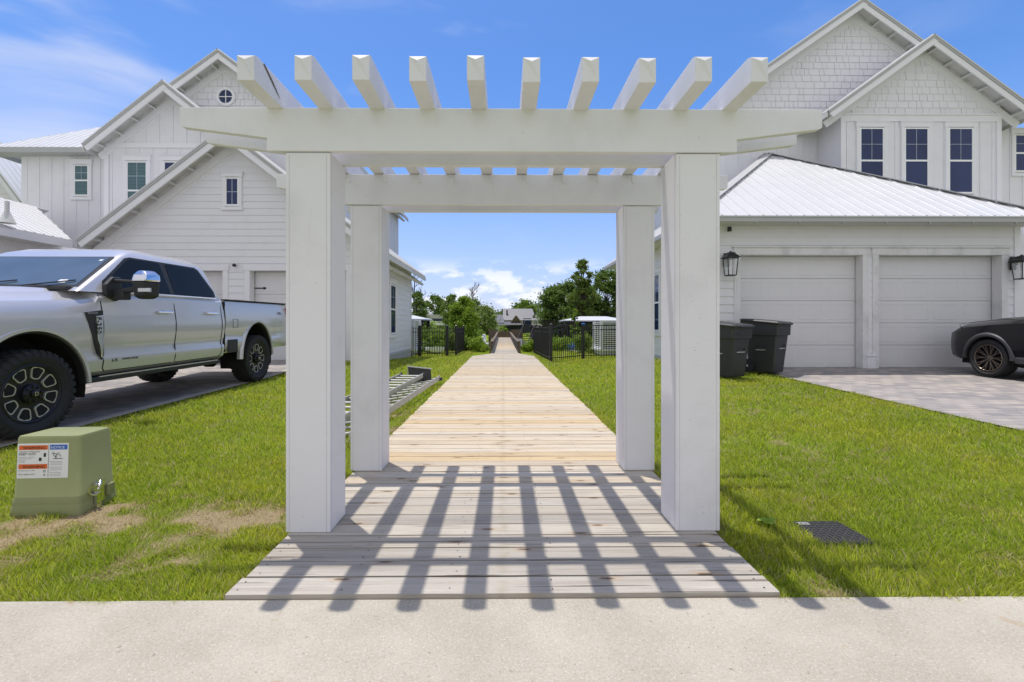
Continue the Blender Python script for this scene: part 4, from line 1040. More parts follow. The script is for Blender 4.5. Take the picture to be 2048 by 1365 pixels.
    for cx, a, b_ in ((0, .575, .60), (-4.06, .515, .66)):
        for sg in (1, -1):
            mbx = arch_lip(cx, .45, a, b_, .985, .028, .055, t0=.02, t1=math.pi-.02)
            if sg < 0: mbx.v = [(x, -y, z) for x, y, z in mbx.v]
            obj('wheel_arch', mbx, M['silver'], tr, world=False, smooth=40)
            mbx = arch_lip(cx, .45, a-.02, b_-.02, .97, .022, .018, t0=.0, t1=math.pi)
            if sg < 0: mbx.v = [(x, -y, z) for x, y, z in mbx.v]
            obj('arch_liner', mbx, M['blackplastic'], tr, world=False, smooth=40)
            mbx = well_liner(cx, .45, a-.012, b_-.012, .60, .985)
            if sg < 0: mbx.v = [(x, -y, z) for x, y, z in mbx.v]
            obj('well_liner', mbx, M['under'], tr, world=False)
    # door cuts, handles, badges (on both sides)
    def yside(z): 
        zz_ = [.52, .57, .68, .725, .775, .86, .98, 1.12, 1.22, 1.405, 1.455]; yy_ = [.912, .977, 1.0, 1.0, .978, .99, 1.008, 1.012, 1.0, .975, .94]
        return float(np.interp(z, zz_, yy_))
    def seam(pts, sgs, w_=.007, d=.0015):
        mb = MB(); 
        for sg in (sgs,):
            Q = []
            for i in range(len(pts)-1):
                (xa, za), (xb, zb2) = pts[i], pts[i+1]; n = 10
                for k in range(n):
                    t0_, t1_ = k/n, (k+1)/n
                    p = (xa+(xb-xa)*t0_, za+(zb2-za)*t0_); q_ = (xa+(xb-xa)*t1_, za+(zb2-za)*t1_)
                    mb.bar((p[0], sg*(yside(p[1])+d*.0), p[1]), (q_[0], sg*(yside(q_[1])+d*.0), q_[1]), .013, w_, up=(1, 0, 0) if abs(xb-xa) < abs(zb2-za) else (0, 0, 1))
        return mb
    for sg in (1, -1): _obj('door_gap', seam([(-.76, 1.44), (-.77, .60), (-.80, .565), (-1.86, .565)], sg), M['under'], tr, world=False)
    for sg in (1, -1): _obj('door_gap', seam([(-1.92, 1.46), (-1.92, .565), (-2.90, .565), (-2.96, .62), (-2.96, 1.46)], sg), M['under'], tr, world=False)
    mb = MB(); mb.box(-3.075, -3.02, -.99, .99, .62, 1.45); obj('bed_gap', mb, M['under'], tr, world=False)
    mb = MB()
    for sg in (1, -1): mb.box(-3.40, -3.12, sg*1.002-.012, sg*1.002+.012, .60, .82)
    obj('side_step', mb, M['blackplastic'], tr, world=False, bevel=.02)
    for hx in (-1.70, -2.68):
        mb = MB()
        for sg in (1, -1):
            y0 = sg*1.018
            mb.cb((hx, y0+sg*.028, 1.255), (.25, .018, .036)); mb.cb((hx-.10, y0+sg*.01, 1.255), (.035, .04, .034)); mb.cb((hx+.10, y0+sg*.01, 1.255), (.05, .04, .04))
        obj('door_handle', mb, M['chrome'], tr, world=False, bevel=.008)
    # fender vent with chrome strip and lettering
    for sg in (1, -1):
        mb = MB(); vent = [(-.545, 1.24), (-.755, 1.265), (-.76, .75), (-.735, .70), (-.665, .86), (-.565, 1.14)]
        mb.prism([(x, sg*.975, z) for x, z in vent], (0, sg*.045, 0)); vo = obj('fender_vent', mb, M['blackplastic'], tr, world=False, bevel=.004)
        mb = MB(); strip = [(-.655, 1.20), (-.745, 1.21), (-.745, .90), (-.735, .73), (-.72, .73), (-.70, .86), (-.675, .92)]
        mb.prism([(x, sg*1.018, z) for x, z in strip], (0, sg*.012, 0)); obj('chrome_strip', mb, M['chrome'], vo, world=False, bevel=.002)
    mb = MB(); text_mb(mb, 'F-250', .085, Matrix(((0, -1, 0, -.658), (0, 0, 1, 1.0325), (-1, 0, 0, 1.19), (0, 0, 0, 1))), .002); obj('badge', mb, M['ink'], tr, world=False)
    Ms = lambda x, z, y: Matrix(((-1, 0, 0, x), (0, 0, 1, y), (0, 1, 0, z), (0, 0, 0, 1)))
    mb = MB(); text_mb(mb, '6.7L', .052, Ms(-.88, .665, 1.003), .001); text_mb(mb, 'POWER STROKE', .032, Ms(-1.03, .675, 1.003), .001); obj('badge', mb, M['ink'], tr, world=False)
    mb = MB(); text_mb(mb, 'PLATINUM', .026, Ms(-.56, 1.222, 1.021), .001); obj('badge', mb, M['chrome'], tr, world=False)
    mb = MB(); text_mb(mb, 'FX4', .085, Ms(-4.78, 1.25, 1.014), .001); obj('badge', mb, M['ink'], tr, world=False)
    # fuel door outline, mirrors, lamps, bumpers, grille, running gear
    mb = MB()
    for (x0, x1, z0, z1) in ((-3.40, -3.395, 1.02, 1.16), (-3.26, -3.255, 1.02, 1.16), (-3.40, -3.255, 1.02, 1.025), (-3.40, -3.255, 1.155, 1.16)): mb.box(x0, x1, 1.0125, 1.0165, z0, z1)
    obj('fuel_door', mb, M['greyplastic'], tr, world=False)
    for sg in (1, -1):
        mb = MB(); y0 = sg*.965
        mb.prism([(x, y0, z) for x, z in ((-.80, 1.44), (-.80, 1.56), (-.90, 1.66), (-1.02, 1.66), (-1.04, 1.42), (-.95, 1.37))], (0, sg*.05, 0))
        mb.bar((-.93, sg*.98, 1.615), (-.96, sg*1.28, 1.60), .06, .04); mb.bar((-.93, sg*.98, 1.47), (-.96, sg*1.28, 1.53), .07, .06)
        mb.cb((-.95, sg*1.06, 1.44), (.12, .15, .10))
        mi_ = obj('mirror', mb, M['blackplastic'], tr, world=False, bevel=.015)
        def mr(z, xf, xb, y0_, y1_): return [(xb, sg*y0_, z), (xf+.0, sg*(y0_+.04), z), (xf, sg*(y1_-.06), z), (xb+.02, sg*y1_, z)]
        mb = MB(); mb.loft([mr(1.40, -.90, -1.02, 1.26, 1.42), mr(1.43, -.86, -1.03, 1.24, 1.47), mr(1.60, -.83, -1.03, 1.24, 1.485)], True); obj('mirror_housing', mb, M['blackplastic'], mi_, world=False, bevel=.02)
        mb = MB(); mb.loft([mr(1.602, -.825, -1.035, 1.235, 1.49), mr(1.68, -.85, -1.035, 1.24, 1.48), mr(1.735, -.90, -1.03, 1.26, 1.42)], True); obj('mirror_cap', mb, M['chrome'], mi_, world=False, bevel=.02)
        mb = MB(); mb.cb((-.845, sg*1.42, 1.50), (.03, .14, .045)); obj('turn_signal', mb, M['lamp'], mi_, world=False, bevel=.006)
        mb = MB(); mb.box(.62, .905, sg*.86-.1, sg*.86+.1, 1.0, 1.27); obj('headlight', mb, M['lamp'], tr, world=False, bevel=.03)
        mb = MB(); mb.box(-5.315, -5.16, sg*.93-.08, sg*.93+.08, 1.02, 1.40); obj('tail_light', mb, M['red'], tr, world=False, bevel=.02)
    mb = MB(); mb.box(.90, .985, -.72, .72, .80, 1.26)
    for z_ in (.9, 1.02, 1.14): mb.box(.98, 1.0, -.70, .70, z_, z_+.04)
    obj('grille', mb, M['chrome'], tr, world=False, bevel=.01)
    mb = MB(); mb.prism([(.80, 1.0, .58), (1.0, .9, .58), (1.06, .6, .58), (1.06, -.6, .58), (1.0, -.9, .58), (.80, -1.0, .58)], (0, 0, .24)); obj('bumper', mb, M['chrome'], tr, world=False, bevel=.02)
    mb = MB(); mb.box(-5.46, -5.30, -.95, .95, .62, .84); obj('bumper', mb, M['chrome'], tr, world=False, bevel=.03)
    mb = MB(); mb.box(-5.33, -5.295, -.78, .78, .86, 1.46); obj('tailgate', mb, M['silver'], tr, world=False, bevel=.01)
    mb = MB()
    for sg in (1, -1): mb.box(-2.98, -.62, sg*.86-.07, sg*.86+.11, .445, .505)
    obj('running_board', mb, M['blackplastic'], tr, world=False, bevel=.015)
    mb = MB()
    for sg in (1, -1): mb.box(-2.9, -.75, sg*.965-.012, sg*.965+.012, .500, .513)
    obj('step_trim', mb, M['machined'], tr, world=False)
    mb = MB()
    for sg in (1, -1):
        mb.box(-5.2, .8, sg*.48-.06, sg*.48+.06, .50, .66)
        mb.tube([(-3.3, sg*.62, .46), (-4.7, sg*.62, .50)], .03, 8)
    mb.box(-3.5, .3, -.35, .35, .42, .56); mb.tube([(0, -.75, .43), (0, .75, .43)], .06, 10); mb.tube([(-4.06, -.75, .43), (-4.06, .75, .43)], .07, 10)
    mb.lathe([(.05, -.12), (.16, -.06), (.16, .06), (.05, .12)], Matrix.Translation((-4.06, .1, .43)), 16)
    mb.box(-.62, .62, -.93, .93, 1.04, 1.10); mb.box(-4.6, -3.5, -.93, .93, 1.10, 1.16); mb.box(-.66, -.58, -.95, .95, .5, 1.1); mb.box(.58, .66, -.95, .95, .6, 1.1); mb.box(-3.58, -3.5, -.95, .95, .62, 1.1)
    mb.box(-2.95, -.6, -.8, .8, .50, .545)
    obj('chassis', mb, M['under'], tr, world=False)
    for sg in (1, -1):
        truck_wheel(tr, 0, sg*1.015, .435, sg, .1); truck_wheel(tr, -4.06, sg*1.015, .435, sg, .35)
    return tr
place_truck()

def place_suv():
    sv = thing('parked_car', 'black sport utility car nosed up to the right garage door', 'car', (10.60, 8.98, .195)); sv.rotation_euler = (0, -.02, math.pi/2)
    def ring(x, pts):
        L_ = [(x, y, z) for y, z in pts]; return L_+[(x, -y, z) for y, z in reversed(pts)]
    def sec(x, k, zt, zs, zb=.30, kt=.35):
        return ring(x, [(.3, zb), (k-.12, zb), (k-.04, zb+.06), (k-.01, .50), (k, .68), (k-.01, .85), (k-.05, zs), (k-.14, zs+.05), (k-kt, zt), (.05, zt+.02)])
    st = [sec(.99, .55, .84, .64, .40, .2), sec(.95, .72, .94, .74, .36), sec(.84, .86, 1.03, .86, .32), sec(.64, .93, 1.09, .96, .30), sec(.35, .955, 1.12, .99), sec(0, .975, 1.17, 1.03), sec(-.5, .985, 1.21, 1.07), sec(-.85, .985, 1.23, 1.09), sec(-2.5, .985, 1.22, 1.12), sec(-3.5, .97, 1.22, 1.12), sec(-3.95, .88, 1.15, 1.05, .36), sec(-4.05, .78, 1.05, .95, .42)]
    mb = MB(); mb.loft(st, True); body = obj('body', mb, M['blackpaint'], sv, world=False)
    boolean(body, [ellipse_arch(cx, .38, .425, .43, y0, y1) for cx in (0, -2.995) for y0, y1 in ((.60, 1.4), (-1.4, -.60))])
    body.data.materials.clear(); body.data.materials.append(M['blackpaint'])
    body.data.polygons.foreach_set('use_smooth', [True]*len(body.data.polygons)); body.data.set_sharp_from_angle(angle=R(38))
    def lvl(z, xf, xb, yh, r):
        P = []
        for (cx, cy, a0) in ((xf-r, yh-r, 0), (xb+r, yh-r, 90), (xb+r, -yh+r, 180), (xf-r, -yh+r, 270)):
            for k in range(5): a = R(a0+k*22.5); P.append((cx+r*math.cos(a), cy+r*math.sin(a), z))
        return P
    mb = MB(); mb.loft([lvl(1.14, -.62, -3.98, .90, .06), lvl(1.20, -.78, -3.95, .885, .08), lvl(1.62, -1.5, -3.6, .70, .12), lvl(1.70, -1.75, -3.4, .62, .16), lvl(1.735, -2.1, -3.1, .42, .2)], True)
    obj('cabin', mb, M['blackpaint'], sv, world=False, smooth=45)
    ysd = lambda z: .885-(z-1.20)*(.185/.42)
    mb = MB()
    for sg in (1, -1): mb.prism([(x, sg*(ysd(z)+.004), z) for x, z in ((-1.0, 1.21), (-1.55, 1.58), (-3.3, 1.60), (-3.7, 1.40), (-3.6, 1.22))], (0, sg*.004, 0))
    obj('side_window', mb, M['carglass'], sv, world=False)
    mb = MB(); nrm = Vector((.42, 0, .72)).normalized(); mb.prism([Vector((-.78-(z-1.2)*(.72/.42), y, z))+nrm*.004 for y, z in ((-.8, 1.22), (.8, 1.22), (.62, 1.60), (-.62, 1.60))], nrm*.004); obj('windshield', mb, M['carglass'], sv, world=False)
    for sg in (1, -1):
        for cx in (0, -2.995):
            mbx = arch_lip(cx, .38, .425, .43, .955, .035, .075, t0=-.05, t1=math.pi+.05)
            if sg < 0: mbx.v = [(x, -y, z) for x, y, z in mbx.v]
            obj('wheel_arch', mbx, M['greyplastic'], sv, world=False, smooth=40)
            mbx = well_liner(cx, .38, .415, .42, .62, .95)
            if sg < 0: mbx.v = [(x, -y, z) for x, y, z in mbx.v]
            obj('well_liner', mbx, M['under'], sv, world=False)
        mb = MB(); mb.prism([(.86, sg*.66, .84), (.60, sg*.90, .93), (.66, sg*.86, .985), (.84, sg*.62, .955)], (0, 0, .035)); obj('headlight', mb, M['lamp'], sv, world=False, bevel=.01)
        mb = MB(); mb.box(-2.45, -.50, sg*.955-.03, sg*.955+.03, .31, .43); obj('sill_trim', mb, M['greyplastic'], sv, world=False, bevel=.02)
        mb = MB(); mb.cb((-1.05, sg*1.02, 1.22), (.12, .2, .15)); obj('mirror', mb, M['blackpaint'], sv, world=False, bevel=.04)
        mb = MB(); mb.cb((-1.7, sg*.995, .98), (.2, .02, .03)); mb.cb((-2.7, sg*.995, .98), (.2, .02, .03)); obj('door_handle', mb, M['blackpaint'], sv, world=False, bevel=.006)
        mb = MB(); mb.box(-4.06, -3.9, sg*.72-.12, sg*.72+.12, .9, 1.02); obj('tail_light', mb, M['red'], sv, world=False, bevel=.02)
        for cx in (0, -2.995):
            wd = .27; yc = sg*.965-sg*wd/2; M4 = Matrix.Translation((cx, yc, .375))@(Matrix.Identity(4) if sg > 0 else Matrix.Rotation(math.pi, 4, 'Z')); h = wd/2
            mb = MB(); mb.lathe([(.262, -.11), (.268, h*.84), (.258, h*.90), (.248, h*.80), (.235, h*.1), (.05, -.02), (.001, -.02)], M4, 56)
            rim = obj('wheel', mb, M['rimdark'], sv, world=False, smooth=35)
            obj('tyre', tyre_mb(.372, .262, wd, 60, M4), M['rubber'], rim, world=False, smooth=30)
            mb = MB()
            for k in range(10):
                a = 2*math.pi*k/10
                for da, db in ((-.05, -.24), (.05, .02)):
                    p = M4@Vector((.035*math.cos(a), h*.55, .035*math.sin(a))); q = M4@Vector((.15*math.cos(a+da), h*.68, .15*math.sin(a+da))); r_ = M4@Vector((.257*math.cos(a+db+.11), h*.86, .257*math.sin(a+db+.11)))
                    up = M4.to_3x3()@Vector((0, 1, 0)); mb.bar(p, q, .014, .03, up=up); mb.bar(q, r_, .013, .028, up=up)
            mb.lathe([(.257, h*.70), (.266, h*.88), (.256, h*.92), (.25, h*.86)], M4, 56)
            mb.lathe([(.06, h*.3), (.058, h*.60), (.035, h*.68), (.001, h*.68)], M4, 24)
            obj('spokes', mb, M['bronze'], rim, world=False, smooth=35)
    mb = MB(); mb.box(-3.9, .7, -.75, .75, .22, .36); mb.box(-.45, .45, -.9, .9, .78, .84); mb.box(-.46, -.40, -.93, .93, .3, .82); mb.box(.40, .46, -.9, .9, .35, .8); obj('underbody', mb, M['under'], sv, world=False)
    for sg in (1, -1):
        mb = MB(); mb.tube([(-.78, sg*.9885, .46), (-.74, sg*.990, .70), (-.76, sg*.982, .90), (-.80, sg*.945, 1.06)], .004, 6); obj('door_gap', mb, M['under'], sv, world=False)
        mb = MB(); mb.tube([(.66, sg*.865, 1.035), (.35, sg*.875, 1.085), (0, sg*.895, 1.12), (-.5, sg*.905, 1.155)], .004, 6); obj('hood_gap', mb, M['under'], sv, world=False)
        mb = MB(); mb.box(-2.4, -.8, sg*.988-.006, sg*.988+.006, .60, .615); obj('side_moulding', mb, M['greyplastic'], sv, world=False)
    mb = MB(); mb.box(.93, 1.01, -.45, .45, .55, .84); obj('grille', mb, M['blackplastic'], sv, world=False, bevel=.02)
    return sv
place_suv()

# ------------------------------------------------------------------ wheeled bins
def make_bin(label, x, y, rz):
    o = thing('wheeled_bin', label, 'trash bin', (x, y, float(g(x, y))+.025), rz, 'wheeled bins beside the garage')
    rr = lambda wx, wy, z, cy=0: [(-wx+.04, -wy+cy, z), (wx-.04, -wy+cy, z), (wx, -wy+.04+cy, z), (wx, wy-.04+cy, z), (wx-.04, wy+cy, z), (-wx+.04, wy+cy, z), (-wx, wy-.04+cy, z), (-wx, -wy+.04+cy, z)]
    mb = MB(); mb.loft([rr(.22, .24, .03), rr(.225, .25, .06), rr(.275, .32, .74), rr(.305, .355, .745), rr(.31, .36, .90), rr(.315, .37, .96)], True)
    body = obj('body', mb, M['bin'], o, world=False, bevel=.012)
    # moulded lift bars in pockets on each side, scuffed
    cut = []
    c = MB(); c.box(-.12, .12, -.60, -.285, .44, .56); cut.append(c)
    for sx in (-1, 1):
        c = MB(); c.box(min(sx*.245, sx*.5), max(sx*.245, sx*.5), -.09, .09, .40, .54); cut.append(c)
    body.modifiers.clear(); boolean(body, cut); body.data.materials.clear(); body.data.materials.append(M['bin'])
    mb = MB(); mb.bar((-.12, -.297, .49), (.12, -.297, .49), .02, .02)
    for sx in (-1, 1): mb.bar((sx*.259, -.09, .46), (sx*.259, .09, .46), .02, .02)
    obj('lift_bar', mb, M['alu'], o, world=False)
    tl = lambda P: [(x, y, z+.10*(y+.40)) for x, y, z in P]
    mb = MB(); mb.loft([tl(rr(.335, .39, .94)), tl(rr(.345, .40, .97)), tl(rr(.31, .36, .995)), tl(rr(.2, .24, 1.0))], True); mb.box(-.20, .20, -.43, -.38, .945, .975)
    mb.loft([rr(.31, .36, .95), [(x, y, z+.10*(y+.40)) for x, y, z in rr(.31, .36, .945)]], False)
    obj('lid', mb, M['bin'], o, world=False, bevel=.008)
    mb = MB(); mb.box(-.18, .18, -.375, -.362, .82, .835); obj('raised_panel', mb, M['greyplastic'], o, world=False)
    mb = MB(); mb.tube([(-.24, .40, 1.0), (.24, .40, 1.0)], .016, 8); mb.tube([(-.24, .33, .97), (-.24, .41, 1.0)], .016, 8); mb.tube([(.24, .33, .97), (.24, .41, 1.0)], .016, 8); obj('handle', mb, M['bin'], o, world=False, smooth=40)
    for sx in (-1, 1):
        mb = MB(); mb.lathe([(.03, -.03), (.13, -.028), (.14, 0), (.13, .028), (.03, .03)], Matrix.Translation((sx*.27, .26, .14))@Matrix.Rotation(math.pi/2, 4, 'Z'), 24); obj('wheel', mb, M['blackplastic'], o, world=False, smooth=40)
    return o
b1 = make_bin('charcoal wheeled bin nearest the pergola post, on the grass edge', 4.47, 9.05, R(28)); b1.scale = (1, 1, 1.05)
b2 = make_bin('black wheeled bin standing on the pavers against the garage door', 5.58, 9.60, R(38)); b2.scale = (1.03, 1.03, 1.08)

# ------------------------------------------------------------------ utility pedestal
pc = at(95, 1015, 2.98); pz = float(g(pc.x, 3.0))
up_ = thing('utility_pedestal', 'olive green utility pedestal with warning stickers on the left lawn', 'utility box', (pc.x+.005, 3.10, pz), R(3))
def rrx(wx, wy, z, r=.03, yo=0, sh=0):
    P = []
    for (cx, cy, a0) in ((wx-r, wy-r, 0), (-wx+r, wy-r, 90), (-wx+r, -wy+r, 180), (wx-r, -wy+r, 270)):
        for k in range(4): a = R(a0+k*30); P.append((cx+r*math.cos(a)+sh, cy+r*math.sin(a)+yo, z))
    return P
mb = MB(); mb.loft([rrx(.235, .165, -.03), rrx(.235, .165, .055), rrx(.225, .155, .07), rrx(.222, .152, .11)], True); obj('base', mb, M['green'], up_, world=False, smooth=50)
mb = MB(); mb.loft([rrx(.230, .160, .045), rrx(.230, .160, .10), rrx(.222, .152, .112), rrx(.212, .138, .486, sh=.0), rrx(.206, .132, .502), rrx(.16, .10, .512)], True); obj('cover', mb, M['green'], up_, world=False, smooth=50)
up_.scale = (.93, .95, 1.0)
# front face leans back: helper for flat marks on it
ydf = lambda z: -(.152-(z-.112)*(.014/.374))-.0012
def face_rect(mb, x0, x1, z0, z1, d): mb.add([(x0, ydf(z0)-d, z0), (x1, ydf(z0)-d, z0), (x1, ydf(z1)-d, z1), (x0, ydf(z1)-d, z1)], [(0,1,2,3)])
mb = MB(); sx0, sx1, sz0, sz1 = -.192, .142, .235, .457; KX, KZ = 1.67, 1.2
mb.cur = 0; mb.add([(sx0, ydf(sz0)-.0005, sz0), (sx1, ydf(sz0)-.0005, sz0), (sx1, ydf(sz1)-.0005, sz1), (sx0, ydf(sz1)-.0005, sz1)], [(0,1,2,3)])
mb.cur = 1; face_rect(mb, sx0+.006*KX, sx0+.118*KX, sz1-.034*KZ, sz1-.010*KZ, .0015); face_rect(mb, sx0+.006*KX, sx0+.118*KX, sz1-.135*KZ, sz1-.110*KZ, .0015)
mb.cur = 2; face_rect(mb, sx0+.127*KX, sx1-.008, sz1-.034*KZ, sz1-.008*KZ, .0015)
mb.cur = 3; face_rect(mb, sx0+.1215*KX, sx0+.1228*KX, sz0+.008, sz1-.006*KZ, .0015)
Mf = lambda x, z: Matrix(((1.3, 0, 0, x), (0, 0, -1, ydf(z)-.0026), (0, 1.15, 0, z), (0, 0, 0, 1)))
text_mb(mb, 'WARNING', .0235, Mf(sx0+.022*KX, sz1-.031*KZ)); text_mb(mb, 'WARNING', .0235, Mf(sx0+.022*KX, sz1-.132*KZ))
text_mb(mb, 'Hazardous voltage inside', .0105, Mf(sx0+.006*KX, sz1-.046*KZ)); text_mb(mb, 'KEEP OUT!', .018, Mf(sx0+.006*KX, sz1-.062*KZ))
for k, s_ in enumerate(('Can shock, burn or cause death', 'Call your power company', 'if box is open', 'or damaged')): text_mb(mb, s_, .0062, Mf(sx0+.006*KX, sz1-.074*KZ-k*.0102))
text_mb(mb, 'Underground power cables', .0075, Mf(sx0+.006*KX, sz1-.146*KZ)); text_mb(mb, 'Before digging call 811', .0095, Mf(sx0+.006*KX, sz1-.166*KZ))
for k in range(3): text_mb(mb, 'Keep shrubs and structures', .0055, Mf(sx0+.129*KX, sz1-.098*KZ-k*.0096))
for k in range(3): text_mb(mb, 'away from this box so that', .0055, Mf(sx0+.129*KX, sz1-.128*KZ-k*.0096))
for k in range(3): text_mb(mb, 'crews can work in safety', .0055, Mf(sx0+.129*KX, sz1-.158*KZ-k*.0096))
# pictograms
def disc(cx, cz, r, r2=0, n=14):
    if r2: mb.add([(cx+q*math.cos(2*math.pi*i/n), ydf(cz)-.0026, cz+q*math.sin(2*math.pi*i/n)) for q in (r, r2) for i in range(n)], [(i, (i+1) % n, n+(i+1) % n, n+i) for i in range(n)])
    else: mb.add([(cx+r*math.cos(2*math.pi*i/n), ydf(cz)-.0026, cz+r*math.sin(2*math.pi*i/n)) for i in range(n)], [tuple(range(n))])
disc(sx0+.108*KX, sz1-.056*KZ, .007); face_rect(mb, sx0+.103*KX, sx0+.112*KX, sz1-.072*KZ, sz1-.058*KZ, .0026); face_rect(mb, sx0+.085*KX, sx0+.095*KX, sz1-.094*KZ, sz1-.076*KZ, .0026); disc(sx0+.108*KX, sz1-.148*KZ, .008, .0055); disc(sx0+.108*KX, sz1-.168*KZ, .006, .004)
for (x_, z_, r_) in ((.148, .062, .011), (.160, .056, .008), (.140, .052, .007), (.168, .066, .006)): disc(sx0+x_*KX, sz1-z_*KZ, r_, r_*.72)
face_rect(mb, sx0+.140*KX, sx0+.178*KX, sz1-.083*KZ, sz1-.080*KZ, .0026); face_rect(mb, sx0+.150*KX, sx0+.153*KX, sz1-.083*KZ, sz1-.064*KZ, .0026)
mb.cur = 4; text_mb(mb, 'NOTICE', .0195, Mf(sx0+.130*KX, sz1-.0285*KZ))
obj('sticker', mb, [M['sticker'], M['orange'], M['blueprint'], M['ink'], M['whiteprint']], up_, world=False, fix=False)
mb = MB(); mb.box(.226, .245, -.06, .03, .03, .17); mb.tube([(.25, -.03, .15), (.27, -.04, .175), (.285, -.06, .16), (.28, -.07, .13)], .008, 8); 
mb.lathe([(.034, -.008), (.034, .008), (.026, .008), (.026, -.008), (.034, -.008)], Matrix.Translation((.262, -.075, .125))@Matrix.Rotation(.5, 4, 'Z'), 20); mb.box(.236, .262, -.06, -.02, -.02, .10)
obj('padlock', mb, M['chrome'], up_, world=False, smooth=40)
mb = MB(); mb.box(.23, .262, .04, .10, .05, .13); obj('hasp', mb, M['green'], up_, world=False, bevel=.006)

# meter box lid sunk in the right lawn
ld_ = thing('meter_box', 'black ribbed meter box with flat lid, sunk flush in the right lawn', 'meter box', (1.97, 2.71, float(g(1.97, 2.71))))
mb = MB(); mb.box(-.15, .15, -.155, .155, -.05, .004); mb.box(-.165, -.152, -.17, .17, -.05, .002); mb.box(.152, .165, -.17, .17, -.05, .002); mb.box(-.165, .165, .157, .17, -.05, .0015); obj('lid', mb, M['lidgrey'], ld_, world=False, bevel=.003)
mb = MB()
for i in range(11):
    for j in range(12):
        x_, y_ = -.135+i*.027, -.14+j*.0255; mb.bar((x_-.007, y_-.006, .006), (x_+.007, y_+.006, .006), .006, .006) if (i+j) % 2 else mb.bar((x_-.007, y_+.006, .006), (x_+.007, y_-.006, .006), .006, .006)
obj('tread_pattern', mb, M['treadgrey'], ld_, world=False)
mb = MB(); mb.box(-.13, -.06, .10, .135, .0045, .007); obj('name_plate', mb, M['alu'], ld_, world=False)

# ------------------------------------------------------------------ ladders
def ladder(label, p, q, wd, tilt, n, loc_group=None):
    p = Vector(p); q = Vector(q); d = (q-p); ln = d.length
    o = thing('ladder', label, 'ladder', p, math.atan2(d.y, d.x), loc_group)
    o.rotation_euler = (tilt, -math.asin(d.z/ln), math.atan2(d.y, d.x))
    for sy in (-1, 1):
        mb = MB(); y_ = sy*wd/2; mb.box(0, ln, y_-.004, y_+.004, -.04, .04); mb.box(0, ln, y_-.018 if sy > 0 else y_, y_ if sy > 0 else y_+.018, .034, .041); mb.box(0, ln, y_-.018 if sy > 0 else y_, y_ if sy > 0 else y_+.018, -.041, -.034)
        obj('rail', mb, M['alu'], o, world=False)
    for k in range(n):
        x_ = ln*(k+.6)/n; mb = MB(); mb.tube([(x_, -wd/2, 0), (x_, wd/2, 0)], .017, 8); obj('rung', mb, M['alu'], o, world=False, smooth=40)
    return o
l1 = ladder('aluminium ladder lying flat on top of the other beside the boardwalk', (-1.95, 4.75, .20), (-1.74, 8.75, .26), .44, 0, 13)
mb = MB(); mb.box(3.95, 4.05, -.24, -.20, -.10, .05); mb.box(3.95, 4.05, .20, .24, -.10, .05); obj('foot', mb, M['blackplastic'], l1, world=False, bevel=.01)
l2 = ladder('longer aluminium ladder lying under the flat one beside the boardwalk', (-1.72, 4.5, .08), (-1.50, 9.35, .12), .42, R(-8), 15)
mb = MB(); mb.box(4.78, 4.90, -.25, .0, -.06, .0); obj('foot', mb, M['blackplastic'], l2, world=False, bevel=.01)
bx_ = thing('ladder_stabiliser', 'grey metal bracket plate standing at the far end of the ladders', 'bracket', (-1.62, 8.95, .05), R(10))
mb = MB(); mb.prism([(-.22, 0, .06), (.22, 0, .03), (.20, 0, .30), (-.24, 0, .36)], (0, .05, 0)); obj('plate', mb, M['greyplastic'], bx_, world=False, bevel=.008)
mb = MB(); mb.bar((-.26, -.01, .37), (.22, -.01, .31), .06, .018); mb.bar((-.24, .02, .36), (-.26, .02, .05), .03, .02); obj('edge_bar', mb, M['alu'], bx_, world=False)

# ------------------------------------------------------------------ black metal fences
def fence_panel(o, p, q, h, arch=0.0, gap=.095, cap=None, part='panel'):
    p = Vector(p); q = Vector(q); d = q-p; ln = d.length; dn = d.normalized(); mb = MB()
    n = max(2, int(round(ln/gap)))
    for k in range(1, n):
        t_ = k/n; c = p.lerp(q, t_); e = arch*math.sin(math.pi*t_); mb.box(c.x-.009, c.x+.009, c.y-.009, c.y+.009, c.z+.04, c.z+h-.05+e)
    for zz_, ar in ((h-.04, 1), (h-.20, 1), (.13, 0)):
        for k in range(8):
            t0_, t1_ = k/8, (k+1)/8
            a = p.lerp(q, t0_)+Vector((0, 0, zz_+ar*arch*math.sin(math.pi*t0_))); b_ = p.lerp(q, t1_)+Vector((0, 0, zz_+ar*arch*math.sin(math.pi*t1_))); mb.bar(a, b_, .025, .028)
    obj(part, mb, M['black'], o)
def fpost(o, x, y, h, s_=.032, blue=False):
    z = float(g(x, y)); mb = MB(); mb.box(x-s_, x+s_, y-s_, y+s_, z-.1, z+h)
    q = lambda r_, zz_: [(x-r_, y-r_, zz_), (x+r_, y-r_, zz_), (x+r_, y+r_, zz_), (x-r_, y+r_, zz_)]
    mb.loft([q(s_+.01, z+h), q(s_+.01, z+h+.02), q(.005, z+h+.05)]); po = obj('post', mb, M['black'], o)
    if blue: mb = MB(); mb.loft([q(s_+.02, z+h+.02), q(s_+.025, z+h+.05), q(.015, z+h+.075)]); obj('solar_cap', mb, M['blue'], po)
gz = lambda x, y: float(g(x, y))
rf = thing('metal_fence', 'black metal fence with arched gate on the right of the boardwalk', 'fence', (1.6, 15.4, gz(1.6, 15.4)))
V3 = lambda x, y: Vector((x, y, gz(x, y)))
P1 = (1.62, 15.4); P2 = (2.88, 16.3); P3 = (4.55, 16.3); P4 = (1.38, 20.2)
fpost(rf, *P1, 1.26, .045); fpost(rf, *P2, 1.22, .045, True); fpost(rf, *P4, 1.2); fpost(rf, 1.5, 17.8, 1.2)
